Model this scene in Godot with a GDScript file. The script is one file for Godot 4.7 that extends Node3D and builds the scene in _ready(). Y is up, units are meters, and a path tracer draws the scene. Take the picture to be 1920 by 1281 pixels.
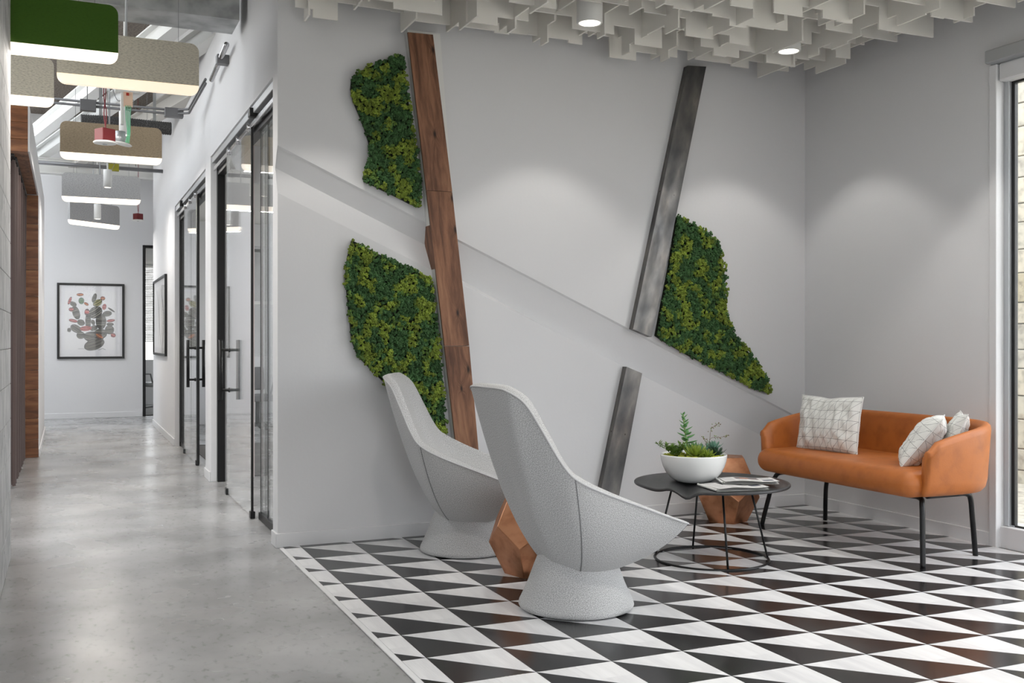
extends Node3D

var M := {}
var rng := RandomNumberGenerator.new()
var taken := {}

# ---------------------------------------------------------------- nodes
func numbered(called: String) -> String:
	var n: int = taken.get(called, 0)
	taken[called] = n + 1
	return called if n == 0 else "%s_%03d" % [called, n]

func tag(o: Node3D, label: String, category: String, group := "", kind := "") -> Node3D:
	if label: o.set_meta("label", label)
	if category: o.set_meta("category", category)
	if group: o.set_meta("group", group)
	if kind: o.set_meta("kind", kind)
	return o

func thing(called: String, label: String, category: String, at := Vector3.ZERO, group := "", kind := "") -> Node3D:
	var o := Node3D.new()
	o.name = numbered(called)
	add_child(o)
	o.position = at
	return tag(o, label, category, group, kind)

func struct(called: String, label: String, at := Vector3.ZERO) -> Node3D:
	return thing(called, label, called.split("_")[0], at, "", "structure")

func part(parent: Node3D, called: String, mesh: Mesh, mat: Material, at := Vector3.ZERO, basis := Basis()) -> MeshInstance3D:
	var o := MeshInstance3D.new()
	o.name = called
	o.mesh = mesh
	o.material_override = mat
	o.transform = Transform3D(basis, at)
	parent.add_child(o, true)
	return o

func copy(o: Node3D, called: String, at: Vector3, label: String) -> Node3D:
	var c: Node3D = o.duplicate()
	c.name = numbered(called)
	add_child(c)
	c.position = at
	c.set_meta("label", label)
	return c

# ---------------------------------------------------------------- meshes
func st_new(flat := true) -> SurfaceTool:
	var st := SurfaceTool.new()
	st.begin(Mesh.PRIMITIVE_TRIANGLES)
	st.set_smooth_group(-1 if flat else 0)
	return st

func done(st: SurfaceTool) -> ArrayMesh:
	st.generate_normals()
	return st.commit()

# one polygon, wound so that it faces away from the point "inside"
func face(st: SurfaceTool, p: Array, inside: Vector3, uvs := []) -> void:
	for k in range(1, p.size() - 1):
		var a: Vector3 = p[0]
		var b: Vector3 = p[k]
		var c: Vector3 = p[k + 1]
		var q := [0, k, k + 1]
		if (b - a).cross(c - a).dot((a + b + c) / 3.0 - inside) > 0.0:
			q = [0, k + 1, k]
		for i in q:
			if uvs.size(): st.set_uv(uvs[i])
			st.add_vertex(p[i])

func add_box(st: SurfaceTool, c: Vector3, s: Vector3, bev := 0.0, basis := Basis()) -> void:
	var h := s * 0.5
	var b: float = minf(bev, minf(h.x, minf(h.y, h.z)) * 0.9)
	var ax := [Vector3.RIGHT, Vector3.UP, Vector3.BACK]
	for d in 3:
		var e := (d + 1) % 3
		var g := (d + 2) % 3
		for sg in [-1.0, 1.0]:
			var q := []
			for k in [[-1, -1], [1, -1], [1, 1], [-1, 1]]:
				var p := Vector3.ZERO
				p[d] = sg * h[d]
				p[e] = k[0] * (h[e] - b)
				p[g] = k[1] * (h[g] - b)
				q.append(c + basis * p)
			face(st, q, c)
			if b > 0.0:
				for sg2 in [-1.0, 1.0]:
					var r := []
					for k in [[-1.0, 0], [1.0, 0], [1.0, 1], [-1.0, 1]]:
						var p := Vector3.ZERO
						p[g] = k[0] * (h[g] - b)
						p[d] = sg * (h[d] if k[1] == 0 else h[d] - b)
						p[e] = sg2 * (h[e] - b if k[1] == 0 else h[e])
						r.append(c + basis * p)
					face(st, r, c)
	if b > 0.0:
		for x in [-1.0, 1.0]:
			for y in [-1.0, 1.0]:
				for z in [-1.0, 1.0]:
					face(st, [c + basis * Vector3(x * h.x, y * (h.y - b), z * (h.z - b)), c + basis * Vector3(x * (h.x - b), y * h.y, z * (h.z - b)), c + basis * Vector3(x * (h.x - b), y * (h.y - b), z * h.z)], c)

var box_cache := {}
func box(s: Vector3, bev := 0.0) -> ArrayMesh:
	var key := [s, bev]
	if not box_cache.has(key):
		var st := st_new()
		add_box(st, Vector3.ZERO, s, bev)
		box_cache[key] = done(st)
	return box_cache[key]

func slab(parent: Node3D, called: String, lo: Vector3, hi: Vector3, mat: Material, bev := 0.0) -> MeshInstance3D:
	return part(parent, called, box((hi - lo).abs(), bev), mat, (lo + hi) * 0.5)

# polygon in x,y pushed from z0 to z1
func add_prism(st: SurfaceTool, poly: PackedVector2Array, z0: float, z1: float) -> void:
	var tri := Geometry2D.triangulate_polygon(poly)
	for k in range(0, tri.size(), 3):
		for z in [z0, z1]:
			var p := []
			for j in 3:
				var q := poly[tri[k + j]]
				p.append(Vector3(q.x, q.y, z))
			face(st, p, Vector3(p[0].x, p[0].y, (z0 + z1) * 0.5))
	var cw := Geometry2D.is_polygon_clockwise(poly)
	for k in poly.size():
		var a := poly[k]
		var b := poly[(k + 1) % poly.size()]
		var n := Vector2(b.y - a.y, a.x - b.x) * (-1.0 if cw else 1.0)
		var mid := (a + b) * 0.5 - n.normalized() * 0.01
		face(st, [Vector3(a.x, a.y, z0), Vector3(b.x, b.y, z0), Vector3(b.x, b.y, z1), Vector3(a.x, a.y, z1)], Vector3(mid.x, mid.y, (z0 + z1) * 0.5))

func prism(poly: PackedVector2Array, z0: float, z1: float) -> ArrayMesh:
	var st := st_new()
	add_prism(st, poly, z0, z1)
	return done(st)

# smooth sheet through rows of points
func add_grid(st: SurfaceTool, rows: Array, wrap_u := false, wrap_v := false, flip := false) -> void:
	var nr := rows.size()
	var nc: int = rows[0].size()
	for i in (nr if wrap_v else nr - 1):
		for j in (nc if wrap_u else nc - 1):
			var i2 := (i + 1) % nr
			var j2 := (j + 1) % nc
			var q := [rows[i][j], rows[i][j2], rows[i2][j2], rows[i2][j]]
			var t := [Vector2(j, i), Vector2(j + 1, i), Vector2(j + 1, i + 1), Vector2(j, i + 1)]
			for k in ([0, 2, 1, 0, 3, 2] if flip else [0, 1, 2, 0, 2, 3]):
				st.set_uv(t[k] / Vector2(nc - (0 if wrap_u else 1), nr - (0 if wrap_v else 1)))
				st.add_vertex(q[k])

func grid(rows: Array, wrap_u := false, wrap_v := false, flip := false) -> ArrayMesh:
	var st := st_new(false)
	add_grid(st, rows, wrap_u, wrap_v, flip)
	return done(st)

func add_tube(st: SurfaceTool, path: Array, r, sides := 8, closed := false) -> void:
	var rows := []
	var n := path.size()
	var side := Vector3.ZERO
	for i in n:
		var a: Vector3 = path[(i - 1 + n) % n] if closed or i > 0 else path[i]
		var b: Vector3 = path[(i + 1) % n] if closed or i < n - 1 else path[i]
		var t := (b - a).normalized()
		if side == Vector3.ZERO:
			side = t.cross(Vector3.UP if absf(t.y) < 0.9 else Vector3.RIGHT).normalized()
		side = (side - t * side.dot(t)).normalized()
		var up := side.cross(t)
		var rr: float = r[i] if r is Array else r
		var row := PackedVector3Array()
		for k in sides:
			var an := TAU * k / sides
			row.append(path[i] + (side * cos(an) + up * sin(an)) * rr)
		rows.append(row)
	add_grid(st, rows, true, closed)
	if not closed:
		for e in [0, n - 1]:
			var inside: Vector3 = path[1] if e == 0 else path[n - 2]
			face(st, Array(rows[e]), inside)

func tube(path: Array, r, sides := 8, closed := false) -> ArrayMesh:
	var st := st_new(false)
	add_tube(st, path, r, sides, closed)
	return done(st)

func lathe(profile: Array, segs := 32) -> ArrayMesh:
	var rows := []
	for p in profile:
		var row := PackedVector3Array()
		for k in segs:
			var an := TAU * k / segs
			row.append(Vector3(p.x * cos(an), p.y, p.x * sin(an)))
		rows.append(row)
	return grid(rows, true, false, true)

func rounded_box(s: Vector3, r: float, n := 5) -> ArrayMesh:
	var h := s * 0.5
	var st := st_new(false)
	var ticks := func(half: float) -> Array:
		var o := []
		for k in n + 1: o.append(-half + r * (1.0 - cos(PI * 0.5 * k / n)))
		for k in range(1, 6): o.append(lerpf(-half + r, half - r, k / 6.0))
		for k in n + 1: o.append(half - r * (1.0 - cos(PI * 0.5 * (n - k) / n)))
		return o
	for d in 3:
		var e := (d + 1) % 3
		var g := (d + 2) % 3
		for sg in [-1.0, 1.0]:
			var rows := []
			for a in ticks.call(h[e]):
				var row := PackedVector3Array()
				for b in ticks.call(h[g]):
					var q := Vector3.ZERO
					q[d] = sg * h[d]
					q[e] = a
					q[g] = b
					var c := q.clamp(-h + Vector3.ONE * r, h - Vector3.ONE * r)
					row.append(c + (q - c).normalized() * r)
				rows.append(row)
			add_grid(st, rows, false, false, sg < 0)
	return done(st)

func spline(p: Array, per := 6, closed := false) -> Array:
	var o := []
	var n := p.size()
	for i in (n if closed else n - 1):
		var a = p[(i - 1 + n) % n] if closed or i > 0 else p[i]
		var d = p[(i + 2) % n] if closed or i < n - 2 else p[n - 1]
		for k in per:
			o.append(p[i].cubic_interpolate(p[(i + 1) % n], a, d, float(k) / per))
	if not closed: o.append(p[n - 1])
	return o

func rrect(w: float, h: float, r: float, n := 6) -> PackedVector2Array:
	var o := PackedVector2Array()
	for c in [[1, 1, 0.0], [-1, 1, 0.5], [-1, -1, 1.0], [1, -1, 1.5]]:
		for k in n + 1:
			var an: float = PI * (c[2] + 0.5 * k / n)
			o.append(Vector2(c[0] * (w * 0.5 - r) + r * cos(an), c[1] * (h * 0.5 - r) + r * sin(an)))
	return o

func turn_y(deg: float) -> Basis:
	return Basis(Vector3.UP, deg_to_rad(deg))

# ---------------------------------------------------------------- materials
func mat(color: Color, rough := 0.8, metal := 0.0) -> StandardMaterial3D:
	var m := StandardMaterial3D.new()
	m.albedo_color = color
	m.roughness = rough
	m.metallic = metal
	m.cull_mode = BaseMaterial3D.CULL_DISABLED
	return m

func noise_tex(sd: int, freq: float, size: int, ramp: Array, octaves := 4, kind := FastNoiseLite.TYPE_SIMPLEX_SMOOTH) -> NoiseTexture2D:
	var n := FastNoiseLite.new()
	n.seed = sd
	n.frequency = freq
	n.noise_type = kind
	n.fractal_octaves = octaves
	var t := NoiseTexture2D.new()
	t.noise = n
	t.width = size
	t.height = size
	t.seamless = true
	if ramp.size():
		var g := Gradient.new()
		g.offsets = PackedFloat32Array(ramp.map(func(x): return x[0]))
		g.colors = PackedColorArray(ramp.map(func(x): return x[1]))
		t.color_ramp = g
	return t

func tri(m: StandardMaterial3D, scale: Vector3, world := false, offset := Vector3.ZERO) -> StandardMaterial3D:
	m.uv1_triplanar = true
	m.uv1_world_triplanar = world
	m.uv1_scale = scale
	m.uv1_offset = offset
	m.uv1_triplanar_sharpness = 8.0
	return m

# grain runs along the picture's height
func wood_image(sd: int, dark: Color, mid: Color, light: Color, knots: int) -> ImageTexture:
	var w := 256
	var h := 768
	var a := FastNoiseLite.new()
	a.seed = sd
	a.frequency = 0.01
	a.fractal_octaves = 3
	var b := FastNoiseLite.new()
	b.seed = sd + 7
	b.frequency = 0.03
	var r := RandomNumberGenerator.new()
	r.seed = sd
	var ks := []
	for k in knots: ks.append(Vector3(r.randf_range(30, 220), r.randf_range(40, 730), r.randf_range(5, 10)))
	var im := Image.create(w, h, false, Image.FORMAT_RGB8)
	for y in h:
		for x in w:
			var px := float(x)
			var dark_k := 0.0
			for k in ks:
				var dx: float = x - k.x
				var dy: float = (y - k.y) * 0.45
				var d = sqrt(dx * dx + dy * dy) / k.z
				px += 24.0 * exp(-d * d * 0.16) * signf(dx)
				dark_k = maxf(dark_k, exp(-d * d * 1.6))
			var warp := a.get_noise_2d(px * 0.9, y * 0.22) * 46.0
			var ring := 0.5 + 0.5 * sin((px + warp) * 0.19)
			var fine := b.get_noise_2d(px * 16.0, y * 0.5)
			var broad := a.get_noise_2d(px * 1.4 + 500.0, y * 0.15)
			var v := clampf(0.45 + 0.16 * (ring - 0.5) + 0.28 * fine + 0.55 * broad, 0.0, 1.0)
			var c := dark.lerp(mid, v * 2.0) if v < 0.5 else mid.lerp(light, v * 2.0 - 1.0)
			im.set_pixel(x, y, c.lerp(dark * 0.4, dark_k))
	return ImageTexture.create_from_image(im)

func glow(color: Color, energy: float) -> StandardMaterial3D:
	var m := mat(Color(0.9, 0.9, 0.88), 0.5)
	m.emission_enabled = true
	m.emission = color
	m.emission_energy_multiplier = energy
	return m

func glass(tint: Color, alpha: float) -> StandardMaterial3D:
	var m := mat(Color(tint.r, tint.g, tint.b, alpha), 0.02)
	m.transparency = BaseMaterial3D.TRANSPARENCY_ALPHA
	m.metallic_specular = 0.5
	return m

func make_materials() -> void:
	var g := func(v: float) -> Color: return Color(v, v, v)
	var w := mat(Color(0.85, 0.85, 0.855), 0.85)
	w.normal_enabled = true
	w.normal_texture = noise_tex(3, 0.06, 256, [], 3)
	w.normal_texture.as_normal_map = true
	w.normal_texture.bump_strength = 1.2
	w.normal_scale = 0.10
	M.wall = tri(w, Vector3.ONE * 2.2, true)
	M.trim = mat(Color(0.85, 0.85, 0.855), 0.45)
	M.white = mat(Color(0.88, 0.88, 0.87), 0.5)
	M.baffle = mat(Color(0.93, 0.92, 0.895), 0.75)
	M.ceiling = mat(Color(0.8, 0.79, 0.77), 0.9)
	M.black = mat(Color(0.055, 0.055, 0.06), 0.4)
	M.black_metal = mat(Color(0.08, 0.08, 0.085), 0.38, 0.3)
	M.rubber = mat(Color(0.05, 0.05, 0.05), 0.8)
	M.chrome = mat(Color(0.75, 0.75, 0.76), 0.22, 1.0)
	M.alu = mat(Color(0.72, 0.73, 0.74), 0.4, 0.55)
	M.galv = tri(mat(Color(0.74, 0.75, 0.75), 0.42, 0.35), Vector3.ONE * 0.8, true)
	M.galv.albedo_texture = noise_tex(41, 0.01, 512, [[0.0, g.call(0.72)], [0.5, g.call(0.9)], [1.0, g.call(1.0)]], 4)
	M.glass = glass(Color(0.93, 0.96, 0.95), 0.06)
	M.art_glass = glass(Color(1, 1, 1), 0.03)
	M.art_glass.metallic_specular = 0.3
	# polished concrete
	var c := mat(Color(1, 1, 1), 1.0)
	c.albedo_texture = noise_tex(11, 0.03, 1024, [[0.0, g.call(0.48)], [0.35, g.call(0.59)], [0.55, g.call(0.63)], [0.75, g.call(0.665)], [1.0, g.call(0.73)]], 6)
	c.albedo_texture.seamless = false
	c.roughness_texture = noise_tex(12, 0.04, 1024, [[0.0, g.call(0.20)], [0.5, g.call(0.26)], [1.0, g.call(0.34)]], 5)
	c.roughness_texture.seamless = false
	c.metallic_specular = 0.55
	c.detail_enabled = true
	c.detail_blend_mode = BaseMaterial3D.BLEND_MODE_MUL
	c.detail_uv_layer = BaseMaterial3D.DETAIL_UV_2
	c.detail_albedo = noise_tex(13, 0.05, 1024, [[0.0, Color(0.72, 0.71, 0.70)], [0.18, Color(0.9, 0.9, 0.9)], [0.34, Color(0.985, 0.985, 0.985)], [1.0, Color(1, 1, 1)]], 4)
	c.uv2_triplanar = true
	c.uv2_world_triplanar = true
	c.uv2_scale = Vector3(0.42, 0.42, 0.24)
	M.concrete = tri(c, Vector3(0.038, 0.038, 0.038), true, Vector3(0.3, 0.0, 0.82))
	# floor tiles, brushed grain
	M.tile_white = []
	M.tile_black = []
	for k in 4:
		var tw := wood_image(60 + k, Color(0.80, 0.80, 0.81), Color(0.865, 0.865, 0.87), Color(0.91, 0.91, 0.915), 0)
		var m := mat(Color(1, 1, 1), 0.3)
		m.albedo_texture = tw
		M.tile_white.append(tri(m, Vector3(1.9, 1.9, 0.62), false, Vector3(0.13 * k, 0, 0.31 * k)))
		var tb := wood_image(70 + k, Color(0.085, 0.085, 0.09), Color(0.135, 0.133, 0.138), Color(0.20, 0.197, 0.20), 0)
		var mb := mat(Color(1, 1, 1), 0.2)
		mb.albedo_texture = tb
		M.tile_black.append(tri(mb, Vector3(1.9, 1.9, 0.62), false, Vector3(0.17 * k, 0, 0.23 * k)))
	# walnut
	M.walnut = []
	for k in 4:
		var t := wood_image(20 + k * 3, Color(0.33, 0.22, 0.165), Color(0.52, 0.365, 0.275), Color(0.645, 0.475, 0.36), 2 + k % 2)
		var m := mat(Color(1, 1, 1), 0.5)
		m.albedo_texture = t
		m.metallic_specular = 0.4
		M.walnut.append(tri(m, Vector3(3.6, 1.0, 3.6), false, Vector3(0.5, 0.5, 0.1 * k)))
	M.walnut_flat = []
	for k in 4:
		var m: StandardMaterial3D = mat(Color(0.92, 0.90, 0.86), 0.45)
		m.albedo_texture = wood_image(120 + k * 3, Color(0.40, 0.245, 0.155), Color(0.58, 0.38, 0.25), Color(0.72, 0.52, 0.36), 1)
		M.walnut_flat.append(tri(m, Vector3(2.4, 0.9, 2.4), false, Vector3(0.3 * k, 0.5, 0.2)))
	# pale boards of the near wall: print of the same grain, weathered
	M.pale_wood = []
	for k in 3:
		var m := mat(Color(1, 1, 1), 0.7)
		m.albedo_texture = wood_image(40 + k, Color(0.56, 0.56, 0.56), Color(0.68, 0.68, 0.68), Color(0.76, 0.76, 0.75), 1)
		M.pale_wood.append(tri(m, Vector3(0.8, 2.2, 1.6), false, Vector3(0.2 * k, 0.3 * k, 0.1)))
	# wool felt of the chairs
	var f := mat(Color(1, 1, 1), 0.95)
	f.albedo_texture = noise_tex(31, 0.16, 512, [[0.0, g.call(0.42)], [0.35, g.call(0.65)], [0.6, g.call(0.76)], [1.0, g.call(0.93)]], 2)
	f.rim_enabled = true
	f.rim = 0.25
	f.rim_tint = 0.5
	f.heightmap_enabled = true
	f.heightmap_texture = noise_tex(32, 0.25, 512, [], 2)
	f.heightmap_scale = 0.03
	M.wool = tri(f, Vector3.ONE * 2.6)
	M.wool_seam = mat(Color(0.50, 0.50, 0.505), 0.95)
	M.wool_pipe = mat(Color(0.74, 0.74, 0.745), 0.95)
	# felt of the light baffles
	for a in [["felt_green", Color(0.25, 0.385, 0.10)], ["felt_beige", Color(0.81, 0.785, 0.72)], ["felt_tan", Color(0.68, 0.61, 0.51)], ["felt_grey", Color(0.70, 0.70, 0.70)]]:
		var m: StandardMaterial3D = mat(a[1], 0.95)
		var lo := 0.96 if a[0] == "felt_green" else 0.88
		m.albedo_texture = noise_tex(51, 0.16, 512, [[0.0, g.call(lo - 0.16)], [0.3, g.call(lo)], [0.55, g.call(0.97)], [1.0, g.call(1.0)]], 3)
		M[a[0]] = tri(m, Vector3(0.5, 1.7, 0.5))
	# copper
	var cu := mat(Color(0.80, 0.585, 0.45), 1.0, 0.9)
	cu.albedo_texture = noise_tex(61, 0.012, 512, [[0.0, Color(0.80, 0.74, 0.70)], [0.5, Color(0.94, 0.92, 0.9)], [1.0, Color(1, 1, 1)]], 5)
	cu.roughness_texture = noise_tex(62, 0.02, 512, [[0.0, g.call(0.34)], [1.0, g.call(0.52)]], 4)
	M.copper = tri(cu, Vector3.ONE * 1.6)
	# leather
	var le := mat(Color(0.70, 0.40, 0.165), 0.46)
	le.albedo_texture = noise_tex(65, 0.006, 512, [[0.0, Color(0.86, 0.84, 0.82)], [0.5, Color(0.97, 0.97, 0.97)], [1.0, Color(1, 1, 1)]], 5)
	le.heightmap_enabled = true
	le.heightmap_texture = noise_tex(66, 0.12, 512, [], 3, FastNoiseLite.TYPE_CELLULAR)
	le.heightmap_scale = 0.025
	M.leather = tri(le, Vector3.ONE * 2.0)
	# blackened steel
	var bs := mat(Color(1, 1, 1), 1.0, 0.6)
	bs.albedo_texture = noise_tex(71, 0.006, 512, [[0.0, Color(0.31, 0.31, 0.315)], [0.45, Color(0.39, 0.385, 0.38)], [0.7, Color(0.44, 0.43, 0.42)], [1.0, Color(0.53, 0.51, 0.49)]], 6)
	bs.roughness_texture = noise_tex(72, 0.01, 512, [[0.0, g.call(0.26)], [1.0, g.call(0.48)]], 5)
	M.steel = tri(bs, Vector3(2.2, 0.9, 2.2))
	# table top, black stained ash
	var ta := mat(Color(1, 1, 1), 0.42)
	ta.albedo_texture = wood_image(81, Color(0.12, 0.12, 0.125), Color(0.175, 0.175, 0.18), Color(0.25, 0.25, 0.255), 0)
	M.table = tri(ta, Vector3(2.0, 2.0, 0.7))
	M.porcelain = mat(Color(0.88, 0.885, 0.88), 0.08)
	M.soil = tri(mat(Color(0.16, 0.12, 0.08), 0.95), Vector3.ONE * 8)
	# moss: colour comes with each tuft
	var mo := mat(Color(1, 1, 1), 0.95)
	mo.vertex_color_use_as_albedo = true
	M.moss = mo
	M.moss_back = mat(Color(0.10, 0.13, 0.06), 0.95)
	M.curtain = mat(Color(0.33, 0.275, 0.265), 0.9)
	M.carpet = tri(mat(Color(0.30, 0.29, 0.28), 0.98), Vector3.ONE * 4)
	M.pink_wall = mat(Color(0.80, 0.76, 0.755), 0.85)
	var dk := mat(Color(1, 1, 1), 0.95)
	dk.albedo_texture = noise_tex(91, 0.05, 512, [[0.0, Color(0.27, 0.24, 0.21)], [0.5, Color(0.44, 0.405, 0.37)], [1.0, Color(0.56, 0.52, 0.48)]], 4)
	M.deck = tri(dk, Vector3.ONE * 1.2, true)
	var fx := mat(Color(1, 1, 1), 0.7, 0.2)
	fx.albedo_texture = noise_tex(92, 0.06, 256, [[0.0, Color(0.10, 0.10, 0.10)], [0.5, Color(0.30, 0.30, 0.30)], [1.0, Color(0.55, 0.55, 0.55)]], 3)
	M.flex = tri(fx, Vector3.ONE * 6)
	M.red = mat(Color(0.40, 0.075, 0.095), 0.6)
	M.red_wire = mat(Color(0.50, 0.16, 0.20), 0.6)
	M.green_wire = mat(Color(0.45, 0.80, 0.62), 0.5)
	M.board = mat(Color(0.92, 0.80, 0.70), 0.6)
	M.chip = mat(Color(0.72, 0.20, 0.10), 0.5)
	M.yellow_tag = mat(Color(0.55, 0.53, 0.12), 0.6)
	M.grey_wire = mat(Color(0.47, 0.47, 0.48), 0.5, 0.3)
	M.lamp = glow(Color(1.0, 0.965, 0.90), 3.2)
	M.lamp_warm = glow(Color(1.0, 0.90, 0.76), 0.75)
	M.lamp_hot = glow(Color(1.0, 0.94, 0.86), 1.25)
	# limestone blocks outside
	M.stone = []
	for k in 4:
		var m := mat([Color(0.80, 0.77, 0.70), Color(0.83, 0.79, 0.71), Color(0.78, 0.75, 0.69), Color(0.74, 0.69, 0.58)][k], 0.95)
		m.albedo_texture = noise_tex(95 + k, 0.02, 256, [[0.0, g.call(0.72)], [0.5, g.call(0.93)], [1.0, g.call(1.0)]], 5)
		m.heightmap_enabled = true
		m.heightmap_texture = m.albedo_texture
		m.heightmap_scale = 3.0 if k == 3 else 0.5
		M.stone.append(tri(m, Vector3.ONE * 2.0))
	M.mortar = mat(Color(0.62, 0.60, 0.56), 0.95)
	M.leaf = {}
	for a in [["jade", Color(0.36, 0.56, 0.33)], ["aloe", Color(0.50, 0.58, 0.20)], ["dark", Color(0.20, 0.30, 0.22)], ["sprig", Color(0.33, 0.45, 0.16)], ["blue", Color(0.42, 0.58, 0.50)], ["stem", Color(0.52, 0.62, 0.36)], ["bud", Color(0.45, 0.38, 0.25)]]:
		var m: StandardMaterial3D = mat(a[1], 0.45)
		m.backlight_enabled = true
		m.backlight = a[1] * 0.3
		M.leaf[a[0]] = m

# ---------------------------------------------------------------- start
func _ready() -> void:
	rng.seed = 4711
	var cam := Camera3D.new()
	cam.name = "camera"
	add_child(cam)
	cam.position = Vector3(0, 1.22, 0)
	cam.rotation = Vector3(-atan(2.5 / 1900.0), -deg_to_rad(23.686), 0)
	cam.fov = rad_to_deg(2.0 * atan(640.5 / 1900.0))
	cam.current = true
	var env := Environment.new()
	env.background_mode = Environment.BG_SKY
	var sky := Sky.new()
	var sm := ProceduralSkyMaterial.new()
	sm.sky_top_color = Color(0.93, 0.955, 0.98)
	sm.sky_horizon_color = Color(0.97, 0.97, 0.97)
	sm.ground_bottom_color = Color(0.70, 0.69, 0.66)
	sm.ground_horizon_color = Color(0.85, 0.84, 0.82)
	sm.sky_energy_multiplier = 1.0
	sky.sky_material = sm
	env.sky = sky
	env.background_energy_multiplier = 5.9
	env.tonemap_mode = Environment.TONE_MAPPER_LINEAR
	env.tonemap_exposure = 1.0
	env.ambient_light_source = Environment.AMBIENT_SOURCE_DISABLED
	env.sdfgi_enabled = true
	env.ssao_enabled = true
	env.ssil_enabled = true
	var we := WorldEnvironment.new()
	we.name = "world_environment"
	we.environment = env
	add_child(we)
	make_materials()
	build_shell()
	build_window()
	build_tiles()
	build_back_wall()
	build_crate_ceiling()
	build_corridor_left()
	build_corridor_right()
	build_corridor_ceiling()
	build_art()
	build_moss()
	build_chairs()
	build_sofa()
	build_table()
	build_stools()
	build_downlights()
	build_baffles()
	build_hanging_bits()

func baseboard(called: String, label: String, a: Vector3, b: Vector3, out: Vector3) -> void:
	var o := struct(called, label)
	var lo := Vector3(minf(a.x, b.x), 0.0, minf(a.z, b.z))
	var hi := Vector3(maxf(a.x, b.x), 0.085, maxf(a.z, b.z))
	lo = lo.min(lo + out * 0.013)
	hi = hi.max(hi + out * 0.013)
	lo.y = 0.0
	slab(o, "board", lo, hi, M.trim, 0.003)

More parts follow.
